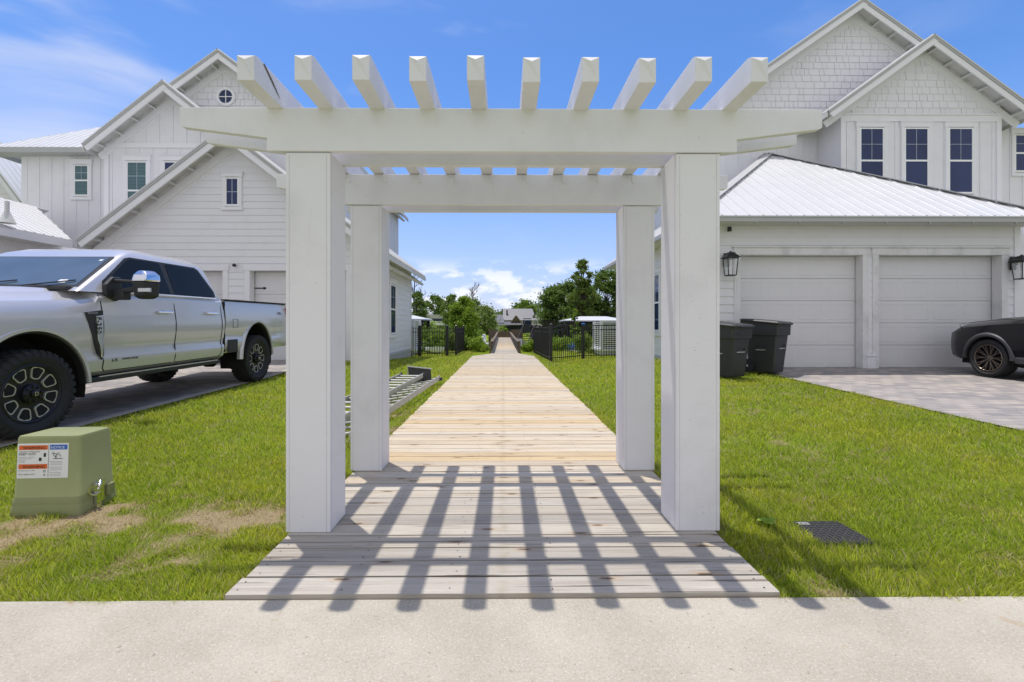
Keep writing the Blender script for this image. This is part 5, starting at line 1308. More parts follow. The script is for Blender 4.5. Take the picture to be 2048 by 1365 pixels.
fence_panel(rf, V3(*P1), V3(*P2), 1.16, .14, part='gate'); fence_panel(rf, V3(*P2), V3(*P3), 1.24); fence_panel(rf, V3(*P1), V3(1.5, 17.8), 1.2); fence_panel(rf, V3(1.5, 17.8), V3(*P4), 1.2)
lf = thing('metal_fence', 'black metal fence with gate on the left between house and shrubs', 'fence', (-3.2, 18.3, gz(-3.2, 18.3)))
Q = [(-3.66, 18.2), (-3.34, 18.3), (-2.25, 18.3), (-1.95, 18.9), (-1.9, 22.0)]
for i_, q in enumerate(Q): fpost(lf, *q, 1.22, .06 if i_ in (1, 2) else .034)
for a_, b_ in zip(Q[:-1], Q[1:]): fence_panel(lf, V3(*a_), V3(*b_), 1.18, part='gate' if a_ == Q[1] else 'panel')

# ------------------------------------------------------------------ louvred equipment platforms
def louvre(label, x0, x1, y0, y1, z0, z1):
    o = thing('louvred_enclosure', label, 'enclosure', ((x0+x1)/2, y0, gz(x0, y0)), 0, None)
    mb = MB(); z = z0
    while z < z1-.02: 
        mb.bar((x0+.03, y0, z), (x1-.03, y0, z), .012, .055, up=(0, -.6, 1)); mb.bar((x0 if x0 > 0 else x1, y0, z), (x0 if x0 > 0 else x1, y1, z), .012, .055, up=(.6 if x0 < 0 else -.6, 0, 1)); z += .085
    obj('louvre', mb, M['vinyl'], o)
    mb = MB()
    for x in (x0, x1):
        for y in (y0, y1): mb.box(x-.05, x+.05, y-.05, y+.05, z0-.1, z1+.02)
    mb.box(x0-.06, x1+.06, y0-.055, y0+.05, z1, z1+.06); mb.box(x0-.1, x1+.1, y0-.1, y1+.1, z0-.14, z0-.05)
    obj('frame', mb, M['trim'], o)
    mb = MB()
    for x in (x0+.05, x1-.05):
        for y in (y0+.05, y1-.05): mb.box(x-.07, x+.07, y-.07, y+.07, gz(x, y)-.4, z0-.14)
    mb.box(x0, x1, y0, y1, z0-.3, z0-.14); obj('platform', mb, M['trim'], o)
    mb = MB(); mb.box(x0+.08, x1-.08, y0+.12, y1-.1, z0-.04, z1-.25); obj('air_conditioner', mb, M['greyplastic'], o)
louvre('white louvred equipment platform on legs behind the right fence', 4.05, 5.3, 18.7, 20.2, .32, 1.38)
louvre('white louvred equipment platform at the rear corner of the left house', -4.9, -3.72, 19.0, 20.4, .32, 1.45)

# ------------------------------------------------------------------ far bank: houses, docks, boats
GZF = -.80
def farhouse():
    o = thing('house', 'dark waterside house with grey metal roof across the water', 'house', (5, 128, GZF)); Y = 128
    P = lambda px, py, Yy=Y: at(px, py, Yy)
    xa, xb = P(1008, 0).x, P(1066, 0).x; zt_ = P(0, 640).z
    mb = MB(); mb.box(xa, xb, Y, Y+9, GZF, zt_); obj('wall', mb, M['siding'], o)
    mb = MB(); zr2 = P(0, 617, Y+5).z; V = Vector((0, 5, zr2-zt_)); ln = V.length
    metal(mb, (xa-.3, Y-.6, zt_-.1), (1, 0, 0), V, [(0, 0), (xb-xa+1.2, 0), (xb-xa+.4, ln), (0, ln)], sp=.5); metal(mb, (xb+.5, Y+9.4, zt_-.1), (-1, 0, 0), Vector((0, -5, zr2-zt_)), [(0, 0), (xb-xa+1, 0), (xb-xa+1, ln), (0, ln)], sp=.5); obj('roof', mb, M['greyroof'], o)
    xl2 = P(985, 0).x; zl2 = P(0, 645, Y-2).z
    mb = MB(); mb.box(xl2, xa, Y-2, Y+6, GZF, zl2); obj('wall', mb, M['siding'], o)
    mb = MB(); metal(mb, (xl2-.3, Y-3.2, P(0, 646, Y-3).z), (1, 0, 0), Vector((0, 6, P(0, 630, Y+3).z-P(0, 646, Y-3).z)), [(0, 0), (xa-xl2+.3, 0), (xa-xl2+.3, 6.6), (0, 6.6)], sp=.5)
    metal(mb, (xl2+1, Y-4.5, P(0, 650, Y-4).z), (1, 0, 0), Vector((0, 3, .8)), [(0, 0), (7, 0), (7, 3.1), (0, 3.1)], sp=.5); obj('roof', mb, M['greyroof'], o)
    mb = MB(); mb.box(P(993, 0).x, P(1060, 0).x, Y-.05, Y-.02, GZF, P(0, 651).z); mb.box(P(1046, 0).x, P(1063, 0).x, Y-.08, Y-.03, GZF, P(0, 637).z); obj('dark_cladding', mb, M['navy'], o)
    g0, g1, gm = P(1020, 649, Y-2.5), P(1045, 649, Y-2.5), P(1032, 632, Y-2.5)
    mb = MB(); mb.prism([g0, g1, gm], (0, 2.4, 0)); obj('porch_gable', mb, M['darkwood'], o)
    mb = MB(); mb.bar(g0+Vector((0, -.1, 0)), gm+Vector((0, -.1, 0)), .2, .35); mb.bar(g1+Vector((0, -.1, 0)), gm+Vector((0, -.1, 0)), .2, .35); mb.bar((gm.x, Y-2.6, g0.z), (gm.x, Y-2.6, gm.z), .15, .25); mb.bar((g0.x+1, Y-2.6, g0.z+.2), (gm.x, Y-2.6, gm.z-.7), .15, .2); mb.bar((g1.x-1, Y-2.6, g0.z+.2), (gm.x, Y-2.6, gm.z-.7), .15, .2); obj('timber_truss', mb, M['oldwood'], o)
    # right steep gable
    r0, r1, rm = P(1066, 668, Y+1), P(1100, 650, Y+1), P(1076, 623, Y+1)
    mb = MB(); mb.prism([(r0.x, Y+1, GZF), (r1.x-.5, Y+1, GZF), (r1.x-.5, Y+1, r1.z), rm, (r0.x, Y+1, P(0, 634, Y+1).z)], (0, 6, 0)); obj('gable_wall', mb, M['siding'], o)
    mb = MB(); mb.bar(rm+Vector((0, -.3, .2)), r1+Vector((0, -.3, .1)), .6, .35); mb.bar(rm+Vector((0, -.3, .2)), P(1066, 634, Y+.7), .6, .35); obj('gable_rake', mb, M['navy'], o)
    for a_, b_, c_, d_ in ((1040, 1044, 655, 648), (1047, 1052, 648, 638), (1054, 1061, 648, 638)):
        q0, q1 = P(a_, c_, Y-.2), P(b_, d_, Y-.2); mb = MB(); mb.box(q0.x, q1.x, Y-.18, Y-.1, q0.z, q1.z); obj('window', mb, M['glass'], o)
    q = P(1014, 624, Y+1.5); mb = MB(); mb.box(q.x-.2, q.x+.2, Y+1.5, Y+2.2, q.z-.8, q.z+.5); obj('chimney', mb, M['navy'], o)
farhouse()
def whitehouse():
    Y = 118; o = thing('house', 'pale modern flat roofed house among trees across the water', 'house', (at(865, 0, Y).x, Y, GZF)); P = lambda px, py: at(px, py, Y)
    xa, xb = P(846, 0).x, P(897, 0).x
    mb = MB(); mb.box(xa, xb, Y, Y+8, GZF, P(0, 637).z); obj('wall', mb, M['siding'], o)
    mb = MB(); q = P(0, 637).z; mb.prism([(xa-1, Y-1, q), (xb+.6, Y-1, q), (xb+.6, Y-1, q+.25), (P(890, 0).x, Y-1, q+.9), (xa, Y-1, q+1.0)], (0, 9, 0)); obj('roof', mb, M['found'], o)
    mb = MB(); mb.box(P(854, 0).x, P(864, 0).x, Y-.5, Y+1, GZF, P(0, 626).z); obj('chimney', mb, M['siding'], o)
    mb = MB(); mb.box(P(864, 0).x, P(894, 0).x, Y-.1, Y-.02, P(0, 643).z, P(0, 638).z); mb.box(P(848, 0).x, P(853, 0).x, Y-.1, Y-.02, P(0, 643).z, P(0, 638).z); obj('window', mb, M['glass'], o)
    mb = MB(); mb.box(P(866, 0).x, P(890, 0).x, Y-1.4, Y-.1, P(0, 651).z, P(0, 643).z); obj('balcony', mb, M['vinyl'], o)
    mb = MB(); mb.box(P(862, 0).x, P(896, 0).x, Y-.1, Y-.03, P(0, 657).z, P(0, 652).z); obj('shaded_opening', mb, M['navy'], o)
whitehouse()
def boathouse(label, px0, px1, pr0, pr1, Y, pe, pt):
    o = thing('boathouse', label, 'boathouse', (at((px0+px1)/2, 0, Y).x, Y, -1.45)); x0, x1 = at(px0, 0, Y).x, at(px1, 0, Y).x; ze2 = at(0, pe, Y).z; zt2 = at(0, pt, Y+2.5).z
    r0, r1 = at(pr0, 0, Y+2.5).x, at(pr1, 0, Y+2.5).x
    mb = MB(); mb.add([(x0, Y, ze2), (x1, Y, ze2), (x1, Y+5, ze2), (x0, Y+5, ze2), (r0, Y+2.5, zt2), (r1, Y+2.5, zt2), (x0, Y, ze2-.12), (x1, Y, ze2-.12), (x1, Y+5, ze2-.12), (x0, Y+5, ze2-.12)], [(0,1,5,4), (1,2,5), (2,3,4,5), (3,0,4), (0,6,7,1), (1,7,8,2), (2,8,9,3), (3,9,6,0), (6,9,8,7)]); obj('roof', mb, M['roof'], o)
    for x in np.linspace(x0+.4, x1-.4, 4):
        for y in (Y+.4, Y+4.6): mb = MB(); mb.tube([(x, y, -2.4), (x, y, ze2)], .14, 8); obj('piling', mb, M['darkwood'], o)
    mb = MB(); mb.box(x0+.3, x1-.3, Y+3.6, Y+5, -.75, -.6); mb.box(x0+.2, x1-.2, Y+.3, Y+.5, ze2-.35, ze2-.13); obj('dock_deck', mb, M['darkwood'], o)
boathouse('open boathouse with white hip roof on pilings right of the pine', 1128, 1262, 1160, 1212, 48, 641, 633)
boathouse('open boathouse with white roof showing past the left house corner', 770, 850, 790, 828, 46, 638, 631)
# raised dark dock with railings
dk = thing('raised_dock', 'dark raised timber dock on pilings with stairs before the boathouse', 'dock', (5, 44, -1.45))
x0, x1 = at(1062, 0, 44).x, at(1150, 0, 44).x; zf2 = at(0, 651, 44).z; mb = MB(); mb.box(x0, x1, 44, 47, zf2-.15, zf2); obj('deck', mb, M['darkwood'], dk)
for x in np.linspace(x0+.2, x1-.2, 5): mb = MB(); mb.box(x-.1, x+.1, 44.1, 44.3, -2.2, zf2-.15); mb.box(x-.1, x+.1, 46.7, 46.9, -2.2, zf2-.15); obj('piling', mb, M['darkwood'], dk)
mb = MB()
for zz_ in (.12, .25, .38): mb.box(x0, x1, 44.02, 44.06, zf2+zz_, zf2+zz_+.05)
for x in np.linspace(x0, x1, 9): mb.box(x-.03, x+.03, 43.98, 44.04, zf2, zf2+.46)
obj('railing', mb, M['darkwood'], dk)
mb = MB()
A_, B_ = Vector((x0, 44.5, zf2)), Vector((at(1042, 0, 38).x, 37.5, -.75))
for k in range(14): c = A_.lerp(B_, k/14); mb.cb(c, (1.0, .32, .06))
mb.bar(A_+Vector((.5, 0, .5)), B_+Vector((.5, 0, .5)), .05, .08); mb.bar(A_+Vector((-.5, 0, .5)), B_+Vector((-.5, 0, .5)), .05, .08); mb.bar(A_+Vector((.5, 0, -.1)), B_+Vector((.5, 0, -.1)), .05, .2); obj('stair', mb, M['darkwood'], dk)
bh = thing('bulkhead', 'grey timber bulkhead along the water behind the right fence', 'sea wall', (6, 27.5, -1.45)); mb = MB()
for k in range(44): mb.box(1.6+k*.28, 1.6+k*.28+.27, 27.4, 27.5, -2.1, -.55)
obj('sheeting', mb, M['brownbulk'], bh); mb = MB(); mb.box(1.5, 14, 27.3, 27.65, -.55, -.47); obj('cap_board', mb, M['found'], bh)
fd = thing('floating_dock', 'low orange edged floating dock in front of the raised dock', 'dock', (4.2, 33, -1.3)); mb = MB(); mb.box(3.0, 7.2, 33, 34.8, -1.5, -.62); obj('float', mb, M['brownbulk'], fd); mb = MB(); mb.box(3.0, 7.2, 32.93, 32.99, -.78, -.66); obj('edge_board', mb, M['orangewood'] if 'orangewood' in M else M['oldwood'], fd)
# personal watercraft
jx = at(1112, 0, 33.8).x
js = thing('jet_ski', 'blue and white jet ski parked on the floating dock', 'jet ski', (jx, 33.9, -.62))
def hull(L_, W_, H_, mbh, z0=0, n=9):
    r = []
    for k in range(n):
        t_ = k/(n-1); x = -L_/2+L_*t_; wv = W_/2*math.sin(math.pi*min(1, .30+.62*(1-t_)))**.8 if t_ < .98 else .02; hz_ = H_*(1+.35*t_**2)
        r.append([(x, 0, z0+.25*H_*t_**3), (x, wv*.6, z0+.12*H_+.25*H_*t_**3), (x, wv, z0+.55*hz_), (x, wv*.97, z0+hz_), (x, -wv*.97, z0+hz_), (x, -wv, z0+.55*hz_), (x, -wv*.6, z0+.12*H_+.25*H_*t_**3)])
    mbh.loft(r, True)
mb = MB(); hull(2.8, 1.0, .45, mb); obj('hull', mb, M['blue'], js, world=False, smooth=40)
mb = MB(); mb.loft([[(x, -w_, z), (x, w_, z), (x, w_*.7, z+h_), (x, -w_*.7, z+h_)] for x, w_, z, h_ in ((-1.2, .22, .44, .16), (-.3, .24, .44, .22), (.2, .26, .46, .32), (.9, .2, .52, .12))]); obj('seat', mb, M['sticker'], js, world=False, smooth=40)
mb = MB(); mb.bar((.25, -.35, .86), (.25, .35, .86), .04, .04); mb.bar((.35, 0, .6), (.25, 0, .86), .08, .06); obj('handlebar', mb, M['black'], js, world=False)
# small white boat hauled out behind the left fence
wbt = thing('boat', 'small white open boat on the grass behind the left fence', 'boat', (-3.15, 20.6, gz(-3.15, 20.6)), R(-68)); mb = MB(); hull(1.7, .75, .24, mb, .02); obj('hull', mb, M['vinyl'], wbt, world=False, smooth=40)
mb = MB(); mb.box(-.5, -.35, -.28, .28, .2, .23); mb.box(.0, .15, -.28, .28, .21, .24); obj('bench', mb, M['alu'], wbt, world=False)
# centre console boat out on the water
cb_ = thing('boat', 'white fishing boat with upright console moored left of the footbridge', 'boat', (at(968, 0, 52).x, 52, -1.5), R(20)); mb = MB(); hull(4.2, 1.5, .7, mb); obj('hull', mb, M['vinyl'], cb_, world=False, smooth=40)
mb = MB(); mb.box(-.25, .2, -.22, .22, .7, 1.5); mb.box(-.12, .15, -.18, .18, 1.5, 1.8); obj('console', mb, M['vinyl'], cb_, world=False, bevel=.05)
mb = MB(); mb.box(-2.3, -2.05, -.15, .15, .4, 1.1); obj('outboard_motor', mb, M['black'], cb_, world=False, bevel=.06)
# notice board by the bridge
sg_ = thing('notice_board', 'small white notice board on a post right of the footbridge', 'sign', (at(1039, 0, 36).x, 36, -1.4)); mb = MB(); mb.box(-.05, .05, 0, .06, -.8, 1.65); obj('post', mb, M['oldwood'], sg_, world=False)
mb = MB(); mb.box(-.22, .22, -.03, 0, 1.0, 1.62); obj('board', mb, M['sticker'], sg_, world=False)
mb = MB(); text_mb(mb, 'PRIVATE', .085, Matrix(((1,0,0,-.18), (0,0,-1,-.034), (0,1,0,1.47), (0,0,0,1)))); text_mb(mb, 'DOCK', .09, Matrix(((1,0,0,-.12), (0,0,-1,-.034), (0,1,0,1.33), (0,0,0,1)))); obj('lettering', mb, M['ink'], sg_, world=False)

# ------------------------------------------------------------------ trees
def leaves(cs, rs, n, size, seed, flat=.75):
    """n leaf quads spread in clumps cs (centres) with radii rs"""
    r = np.random.default_rng(seed); cs = np.array(cs); rs = np.array(rs); w_ = rs**2; idx = r.choice(len(cs), n, p=w_/w_.sum())
    d = r.normal(size=(n, 3)); d /= np.linalg.norm(d, axis=1)[:, None]; rad = np.abs(r.normal(0, .62, n))
    p = cs[idx]+d*(rad*rs[idx])[:, None]*np.array([1, 1, flat])
    u = r.normal(size=(n, 3)); u /= np.linalg.norm(u, axis=1)[:, None]; v = np.cross(u, r.normal(size=(n, 3))); v /= np.linalg.norm(v, axis=1)[:, None]
    s = size*r.uniform(.5, 1.3, n)[:, None]; u = u*s; v = v*s*.55
    V = np.stack([p-u, p-v, p+u, p+v], 1).reshape(-1, 3); return V
def leafobj(name, V, mat, parent, loc):
    n = len(V)//4; me = bpy.data.meshes.new(name); V = V-np.array(loc)
    me.vertices.add(len(V)); me.vertices.foreach_set('co', V.astype(np.float32).ravel()); me.loops.add(4*n); me.loops.foreach_set('vertex_index', np.arange(4*n, dtype=np.int32))
    me.polygons.add(n); me.polygons.foreach_set('loop_start', np.arange(0, 4*n, 4, dtype=np.int32)); me.update(calc_edges=True); me.materials.append(mat)
    o = bpy.data.objects.new(name, me); COL.objects.link(o)
    if parent: o.parent = parent
    return o
def tree(name, label, x, y, zb, h, r, mat, seed, clumps=34, n=5000, size=.16, crown0=.3, kind='round', cat='tree', trunkr=.12, bark='bark'):
    rd = random.Random(seed); o = thing(name, label, cat, (x, y, zb)); mb = MB()
    top = Vector((x+rd.uniform(-.04, .04)*h, y, zb+h*.88)); base = Vector((x, y, zb-.3)); tp = [base.lerp(top, t_)+Vector((math.sin(t_*5+seed)*.03*h*.5, 0, 0)) for t_ in np.linspace(0, 1, 7)]
    mb.tube(tp, [trunkr*(1-.8*t_)+.01 for t_ in np.linspace(0, 1, 7)], 8)
    cs, rs = [], []
    clumps = int(clumps*1.7)
    for k in range(clumps):
        t_ = rd.uniform(crown0, 1)
        tt = (t_-crown0)/(1-crown0)
        if kind == 'round': prof = math.sqrt(max(.05, 1-(2*tt-.85)**2/1.35))
        elif kind == 'pine': prof = .95*(1-tt)**.6*(.55+.45*math.sin(tt*19+seed))+.12
        else: prof = (1-tt)**.55+.08
        a = rd.uniform(0, 2*math.pi); rr = r*prof*rd.uniform(.55, 1.0)
        c = Vector((x+rr*math.cos(a), y+rr*math.sin(a)*.9, zb+h*t_)); cs.append(c); rs.append(r*(.33 if kind != 'pine' else .22)*rd.uniform(.6, 1.25)*(1.1-.35*tt))
        if k % 2 == 0:
            j = base.lerp(top, max(.12, t_-.16)); mb.tube([j, j.lerp(c, .5)+Vector((0, 0, .04*h*.3)), c], [trunkr*.35, trunkr*.22, trunkr*.08], 5, cap=False)
    obj('trunk', mb, M[bark], o)
    leafobj('crown', leaves(cs, rs, n, size, seed, .72 if kind != 'pine' else .55), mat, o, (x, y, zb)); return o
def deadtree(label, x, y, zb, h, seed):
    rd = random.Random(seed); o = thing('dead_tree', label, 'tree', (x, y, zb)); mb = MB(); br = MB()
    tp = [Vector((x+math.sin(t_*4+seed)*.01*h, y, zb-.3+t_*h)) for t_ in np.linspace(0, 1, 9)]; mb.tube(tp, [.17*(1-.8*t_)+.02 for t_ in np.linspace(0, 1, 9)], 8); obj('trunk', mb, M['deadbark'], o)
    def br_(p, d, l, r_, dep):
        pts = [p]; 
        for k in range(4): d = (d+Vector((rd.uniform(-.3, .3), rd.uniform(-.3, .3), rd.uniform(-.05, .28)))).normalized(); pts.append(pts[-1]+d*l/4)
        br.tube(pts, [r_*(1-.2*k) for k in range(5)], 5)
        if dep:
            for q in pts[1:]:
                for _ in range(2): br_(q, (d+Vector((rd.uniform(-1, 1), rd.uniform(-1, 1), rd.uniform(-.1, .8)))).normalized(), l*.5, r_*.55, dep-1)
    for k in range(11): t_ = .48+.5*k/11; a = rd.uniform(0, 6.28); br_(Vector((x, y, zb+h*t_)), Vector((math.cos(a), math.sin(a)*.6, .35)).normalized(), h*.22*(1.25-t_*.7), .05, 1 if k % 3 else 2)
    obj('branches', br, M['deadbark'], o)
def X(px, Y): return at(px, 0, Y).x
def Zt(py, Y): return at(1000, py, Y).z
def ztree(name, label, px, Y, ptop, rpx, mat, seed, zb=None, **k):
    zb = zb if zb is not None else (gz(X(px, Y), Y) if Y < 27 or Y > 88 else -1.3); h = Zt(ptop, Y)-zb
    return tree(name, label, X(px, Y), Y, zb, h/ .97, rpx/F*Y, M[mat], seed, **k)
ztree('shrub_tree', 'dense bushy green tree behind the left fence', 926, 24.0, 600, 31, 'leafbushy', 11, zb=-.4, clumps=70, n=42000, size=.055, crown0=.04, kind='round', trunkr=.06)
ztree('pine_tree', 'tall open pine standing above the boathouse roof', 1165, 62, 527, 42, 'needles', 12, clumps=80, n=22000, size=.15, crown0=.22, kind='pine', trunkr=.2)
ztree('oak_tree', 'broad dark oak right of the tall pine', 1215, 66, 546, 44, 'leafdark', 13, clumps=70, n=30000, size=.2, crown0=.12)
ztree('oak_tree', 'broad dark oak left of the tall pine', 1128, 70, 572, 48, 'leafdark', 14, clumps=70, n=30000, size=.2, crown0=.08)
ztree('oak_tree', 'lower rounded tree between the two dark oaks by the pine', 1172, 74, 578, 36, 'leafmid', 15, clumps=50, n=22000, size=.2, crown0=.08)
ztree('young_tree', 'small bright green tree in front of the boathouse roof', 1150, 40, 618, 12, 'leafbright', 16, clumps=22, n=2600, size=.09, crown0=.15, kind='cone', trunkr=.05)
ztree('oak_tree', 'dark tree rising beside the left house corner', 832, 58, 590, 24, 'leafdark', 17, clumps=50, n=9000, size=.16, crown0=.12)
ztree('oak_tree', 'dark rounded tree behind the pale flat roofed house', 868, 125, 597, 26, 'leafdark', 18, clumps=50, n=9000, size=.3, crown0=.15)
ztree('pine_tree', 'dark pine just left of the bare dead tree', 905, 112, 594, 22, 'needles', 19, clumps=46, n=7000, size=.26, crown0=.25, kind='round')
ztree('willow_tree', 'soft pale green tree left of the dark waterside house', 968, 104, 616, 26, 'leafpale', 20, clumps=50, n=9000, size=.24, crown0=.08)
ztree('shrub_tree', 'bright green small tree at the far end of the footbridge', 1006, 60, 653, 11, 'leafbright', 21, clumps=26, n=3000, size=.12, crown0=.1, trunkr=.05)
ztree('oak_tree', 'tree with open crown above the dark waterside house', 1050, 150, 603, 22, 'leafmid', 22, clumps=40, n=6000, size=.34, crown0=.3)
deadtree('bare dead tree above the shrubs left of the clouds', X(945, 70), 70, -1.2, Zt(571, 70)+1.2, 5)
deadtree('bare dead tree touching the corner of the left house', X(829, 60), 60, -1.2, Zt(553, 60)+1.2, 9)
# palm
pp_ = thing('palm_tree', 'small palm in front of the pale flat roofed house', 'palm', (X(857, 84), 86, -1)); px0 = X(857, 86); mb = MB(); zc_ = Zt(652, 86); mb.tube([(px0, 86, -1.6), (px0+.1, 86, zc_)], [.2, .13], 8); obj('trunk', mb, M['bark'], pp_)
mb = MB()
for k in range(26):
    a = k*2.4; el_ = R(random.uniform(-20, 65)); d = Vector((math.cos(a)*math.cos(el_), math.sin(a)*math.cos(el_), math.sin(el_))); p = Vector((px0+.1, 86, zc_)); L_ = 1.7
    prev = p
    for s_ in range(6):
        nx_ = prev+d*L_/6; d = (d+Vector((0, 0, -.22))).normalized(); sd = d.cross(Vector((0, 0, 1))).normalized()*.22
        mb.add([prev, nx_, nx_+sd+Vector((0, 0, -.15)), prev+sd*.8+Vector((0, 0, -.12))], [(0,1,2,3)]); mb.add([prev, nx_, nx_-sd+Vector((0, 0, -.15)), prev-sd*.8+Vector((0, 0, -.12))], [(0,1,2,3)]); prev = nx_
obj('fronds', mb, M['leafmid'], pp_, fix=False)
# shrubs
def shrub(label, x, y, r, h, mat, seed, n=3500, size=.05):
    rd = random.Random(seed); o = thing('shrub', label, 'shrub', (x, y, gz(x, y))); z = gz(x, y); cs = []; rs = []
    for k in range(16): a = rd.uniform(0, 6.28); q = rd.uniform(.1, .8)*r; cs.append((x+q*math.cos(a), y+q*math.sin(a), z+rd.uniform(.15, .85)*h*(1-.3*q/r))); rs.append(r*.38*rd.uniform(.6, 1.2))
    mb = MB()
    for c in cs[:8]: mb.tube([(x, y, z-.1), Vector((x, y, z)).lerp(Vector(c), .6), c], [.02, .012, .004], 5)
    obj('stems', mb, M['bark'], o); leafobj('foliage', leaves(cs, rs, n, size, seed, .9), M[mat], o, (x, y, z))
shrub('low bright shrub hugging the left side of the bridge entrance', -1.15, 21.6, .55, .75, 'leafbright', 31)
shrub('low green shrub on the right side of the bridge entrance', 1.25, 21.4, .38, .65, 'leafbright', 32)
shrub('dark green shrub at the foot of the bushy tree', -1.7, 22.6, .7, .95, 'leafmid', 33, 5000)
shrub('leafy green shrub seen through the left gate', -2.9, 23.2, 1.0, 1.25, 'leafmid', 34, 6500)
shrub('broad shrub seen through the fence left of the left gate', -4.2, 22.8, .8, 1.5, 'leafmid', 35, 5000)
shrub('dark shrub behind the fence right of the blue capped post', 3.7, 20.6, .65, 1.0, 'leafmid', 36, 5500)
shrub('small shrub behind the arched gate', 2.7, 22.6, .75, .8, 'leafbright', 37, 4500)
shrub('shrub below the right louvred platform', 4.9, 18.2, .35, .55, 'leafmid', 38, 2000)
for wi, (wx_, wy_, wr_, wl_) in enumerate(((1.62, 2.78, .055, 'broad bright leaves of a weed beside the front right post'), (-3.55, 2.42, .085, 'dark green weed rosette in the dry grass at the lower left'), (1.9, 6.4, .07, 'small green weed in the right lawn beside the boardwalk'))):
    wd_ = thing('weed', wl_, 'weed', (wx_, wy_, gz(wx_, wy_))); rw = random.Random(wi)
    for kk, part_ in enumerate(('leaf',)*8):
        a_ = kk*math.pi/4+rw.uniform(-.3, .3); d_ = Vector((math.cos(a_), math.sin(a_), 0)); n_ = Vector((-d_.y, d_.x, 0)); ln_ = wr_*rw.uniform(.8, 1.3); mb = MB()
        pr_ = [(0, .12, 0), (.35, .32, .55), (.7, .34, .72), (1.0, .04, .62)]
        for (t0_, w0_, h0_), (t1_, w1_, h1_) in zip(pr_[:-1], pr_[1:]):
            P0_, P1_ = d_*ln_*t0_+Vector((0, 0, h0_*ln_+.01)), d_*ln_*t1_+Vector((0, 0, h1_*ln_+.01)); mb.add([P0_-n_*ln_*w0_, P0_+n_*ln_*w0_, P1_+n_*ln_*w1_, P1_-n_*ln_*w1_], [(0,1,2,3)])
        obj(part_, mb, M['leafbright'], wd_, world=False, fix=False)
# far wood: one mass of distant tree crowns along the horizon
cs, rs = [], []; rd = random.Random(4)
for k in range(380):
    px = rd.uniform(700, 1400); Y = rd.uniform(150, 190); tz = Zt(606+8*math.sin(px*.045)+5*math.sin(px*.13+1), 170)
    if px < 930 or px > 1130: tz *= 1.08
    cs.append((X(px, Y), Y, rd.uniform(-.5, tz-1.0))); rs.append(rd.uniform(1.4, 2.8))
wo_ = leafobj('far_wood', leaves(cs, rs, 60000, .42, 44, .8), M['leafdark'], None, (0, 0, 0)); tagp(wo_, 'distant line of mixed green trees along the far shore', 'trees', None, 'stuff')
cs, rs = [], []
for k in range(260):
    px = rd.uniform(640, 1420); Y = rd.uniform(92, 104); lo = 960 < px < 1110; cs.append((X(px, Y), Y, rd.uniform(-1.0, -.6 if lo else .5+rd.random()*1.0))); rs.append(rd.uniform(.4, .7) if lo else rd.uniform(.6, 1.3))
wo_ = leafobj('shore_bushes', leaves(cs, rs, 30000, .22, 45, .8), M['leafmid'], None, (0, 0, 0)); tagp(wo_, 'low bushes and reeds along the far water edge', 'bushes', None, 'stuff')
cs, rs = [], []
for k in range(330):
    x_ = rd.choice([rd.uniform(-14, -1.0), rd.uniform(1.3, 13)]); up2 = 1.5 if x_ < -1.9 else (1.15 if x_ > 1.9 else .95); cs.append((x_, rd.uniform(24.0, 25.8), -1.35+rd.random()*up2)); rs.append(rd.uniform(.22, .48))
wo_ = leafobj('bank_growth', leaves(cs, rs, 60000, .06, 46, .9), M['leafmid'], None, (0, 0, 0)); tagp(wo_, 'bright weeds growing along the near water bank', 'weeds', None, 'stuff')

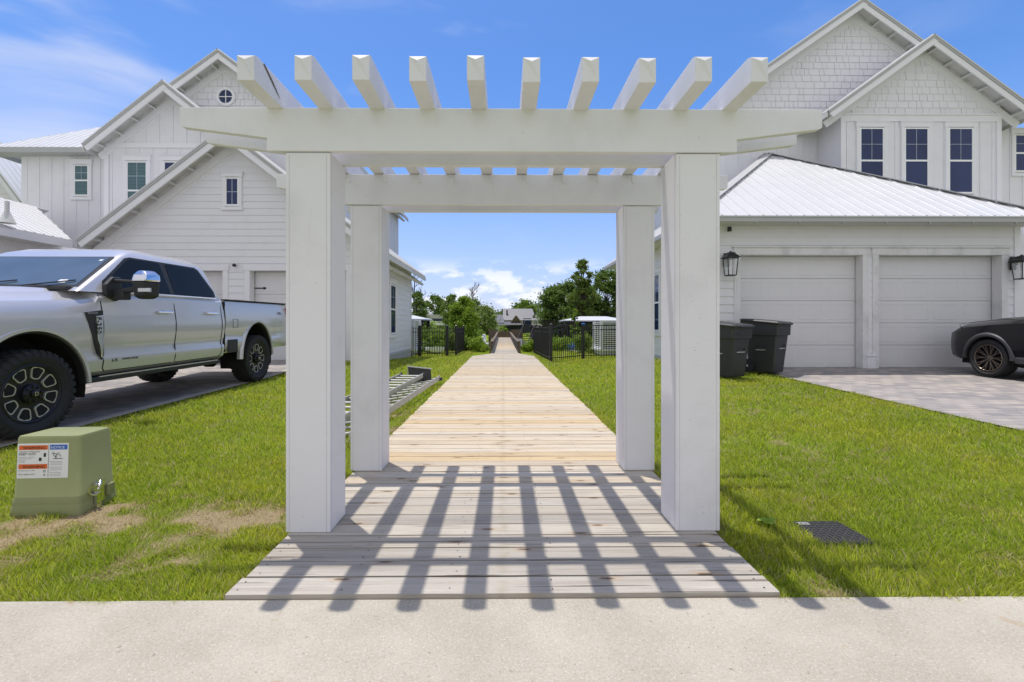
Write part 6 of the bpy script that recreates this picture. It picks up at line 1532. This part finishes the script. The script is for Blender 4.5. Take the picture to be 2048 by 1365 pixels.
# ------------------------------------------------------------------ grass blades
def grass():
    P = []
    yb = np.array([2.045, 2.6, 3.3, 4.2, 5.4, 7.0, 9.0, 12.0, 16.0, 22.5])
    for y0, y1 in zip(yb[:-1], yb[1:]):
        for (xa, xb) in ((-4.6, BX0-.005), (BX1+.005, 5.7)):
            ym = (y0+y1)/2; dens = 17000*(2.4/ym)**2
            n = int(dens*(y1-y0)*(xb-xa)); x = rng.uniform(xa, xb, n); y = rng.uniform(y0, y1, n); P.append(np.stack([x, y], 1))
    # thin fringe over the edge of the deck and the sidewalk
    n = 2600; P.append(np.stack([rng.uniform(BX1, BX1+.06, n), rng.uniform(2.03, 6, n)], 1)); P.append(np.stack([rng.uniform(BX0-.06, BX0, n), rng.uniform(2.03, 6, n)], 1))
    n = 7000; P.append(np.stack([rng.uniform(-4.5, 5.4, n), rng.uniform(2.022, 2.06, n)], 1))
    P = np.concatenate(P); x, y = P[:, 0], P[:, 1]
    le = np.array([ledge(v) for v in np.linspace(2, 23, 100)]); re_ = np.array([redge(v) for v in np.linspace(2, 23, 100)]); yy_ = np.linspace(2, 23, 100)
    keep = (x > np.interp(y, yy_, le)+.0) & (x < np.interp(y, yy_, re_)+.02)
    keep &= ~((y > 12.4) & (x < -3.6)) & ~((y > 10.2) & (x > 4.55))
    keep &= ~((np.abs(x-1.97) < .155) & (np.abs(y-2.71) < .155)) & ~((np.abs(x-up_.location.x) < .23) & (np.abs(y-up_.location.y) < .16))
    keep &= ~((y < 18.3) & (x > BX0) & (x < BX1)); keep &= ~((y >= 18.3) & (np.abs(x-.09) < .9))
    d = dryness(x, y); keep &= rng.random(len(x)) > np.clip(d*.95-.35, 0, .50)
    x, y, d = x[keep], y[keep], d[keep]; n = len(x); z = g(x, y)
    far = np.clip(y/2.8, .85, 9)
    clump = .5*vnoise(x, y, 4.5, 21)+.5*vnoise(x, y, 11, 22)
    h = .84*(.018+.034*rng.random(n)+.034*np.clip(clump-.40, 0, 1)*1.8)*(1-.50*d)*np.clip(far**.25, .8, 1.4)
    h *= np.where((x > BX1) & (x < BX1+1.2) & (y < 3.2), 1.28, 1)
    wd = .0021*(.7+.6*rng.random(n))*far*.8+.0003
    a = rng.random(n)*2*np.pi; lean = (.25+.95*rng.random(n)*(.7+1.1*d))
    cl = vnoise(x, y, 6, 31)*2*np.pi; a = np.where(rng.random(n) < .45, cl, a)
    dx, dy = np.cos(a)*lean*h, np.sin(a)*lean*h; b_ = rng.random(n)*np.pi; wx, wy = np.cos(b_)*wd, np.sin(b_)*wd
    hh = h*np.sqrt(np.clip(1-.30*lean**2, .12, 1)); z0 = z-.004
    V = np.stack([np.stack([x-wx, y-wy, z0], 1), np.stack([x+wx, y+wy, z0], 1), np.stack([x+wx*.8+dx*.4, y+wy*.8+dy*.4, z0+hh*.6], 1), np.stack([x-wx*.8+dx*.4, y-wy*.8+dy*.4, z0+hh*.6], 1), np.stack([x+dx, y+dy, z0+hh], 1)], 1).reshape(-1, 3)
    me = bpy.data.meshes.new('grass'); me.vertices.add(5*n); me.vertices.foreach_set('co', V.astype(np.float32).ravel())
    base = np.arange(n, dtype=np.int32)[:, None]*5; idx = (base+np.array([0, 1, 2, 3, 3, 2, 4], dtype=np.int32)).ravel()
    me.loops.add(7*n); me.loops.foreach_set('vertex_index', idx); me.polygons.add(2*n)
    ls = (np.arange(n, dtype=np.int32)[:, None]*7+np.array([0, 4], dtype=np.int32)).ravel(); me.polygons.foreach_set('loop_start', ls); me.update(calc_edges=True)
    at2 = me.attributes.new('dry', 'FLOAT', 'POINT'); at2.data.foreach_set('value', np.repeat(d, 5).astype(np.float32)); me.materials.append(M['grass'])
    o = bpy.data.objects.new('grass', me); COL.objects.link(o); tagp(o, 'short patchy green lawn grass on both sides of the boardwalk', 'grass', None, 'stuff'); print('blades', n)
grass()
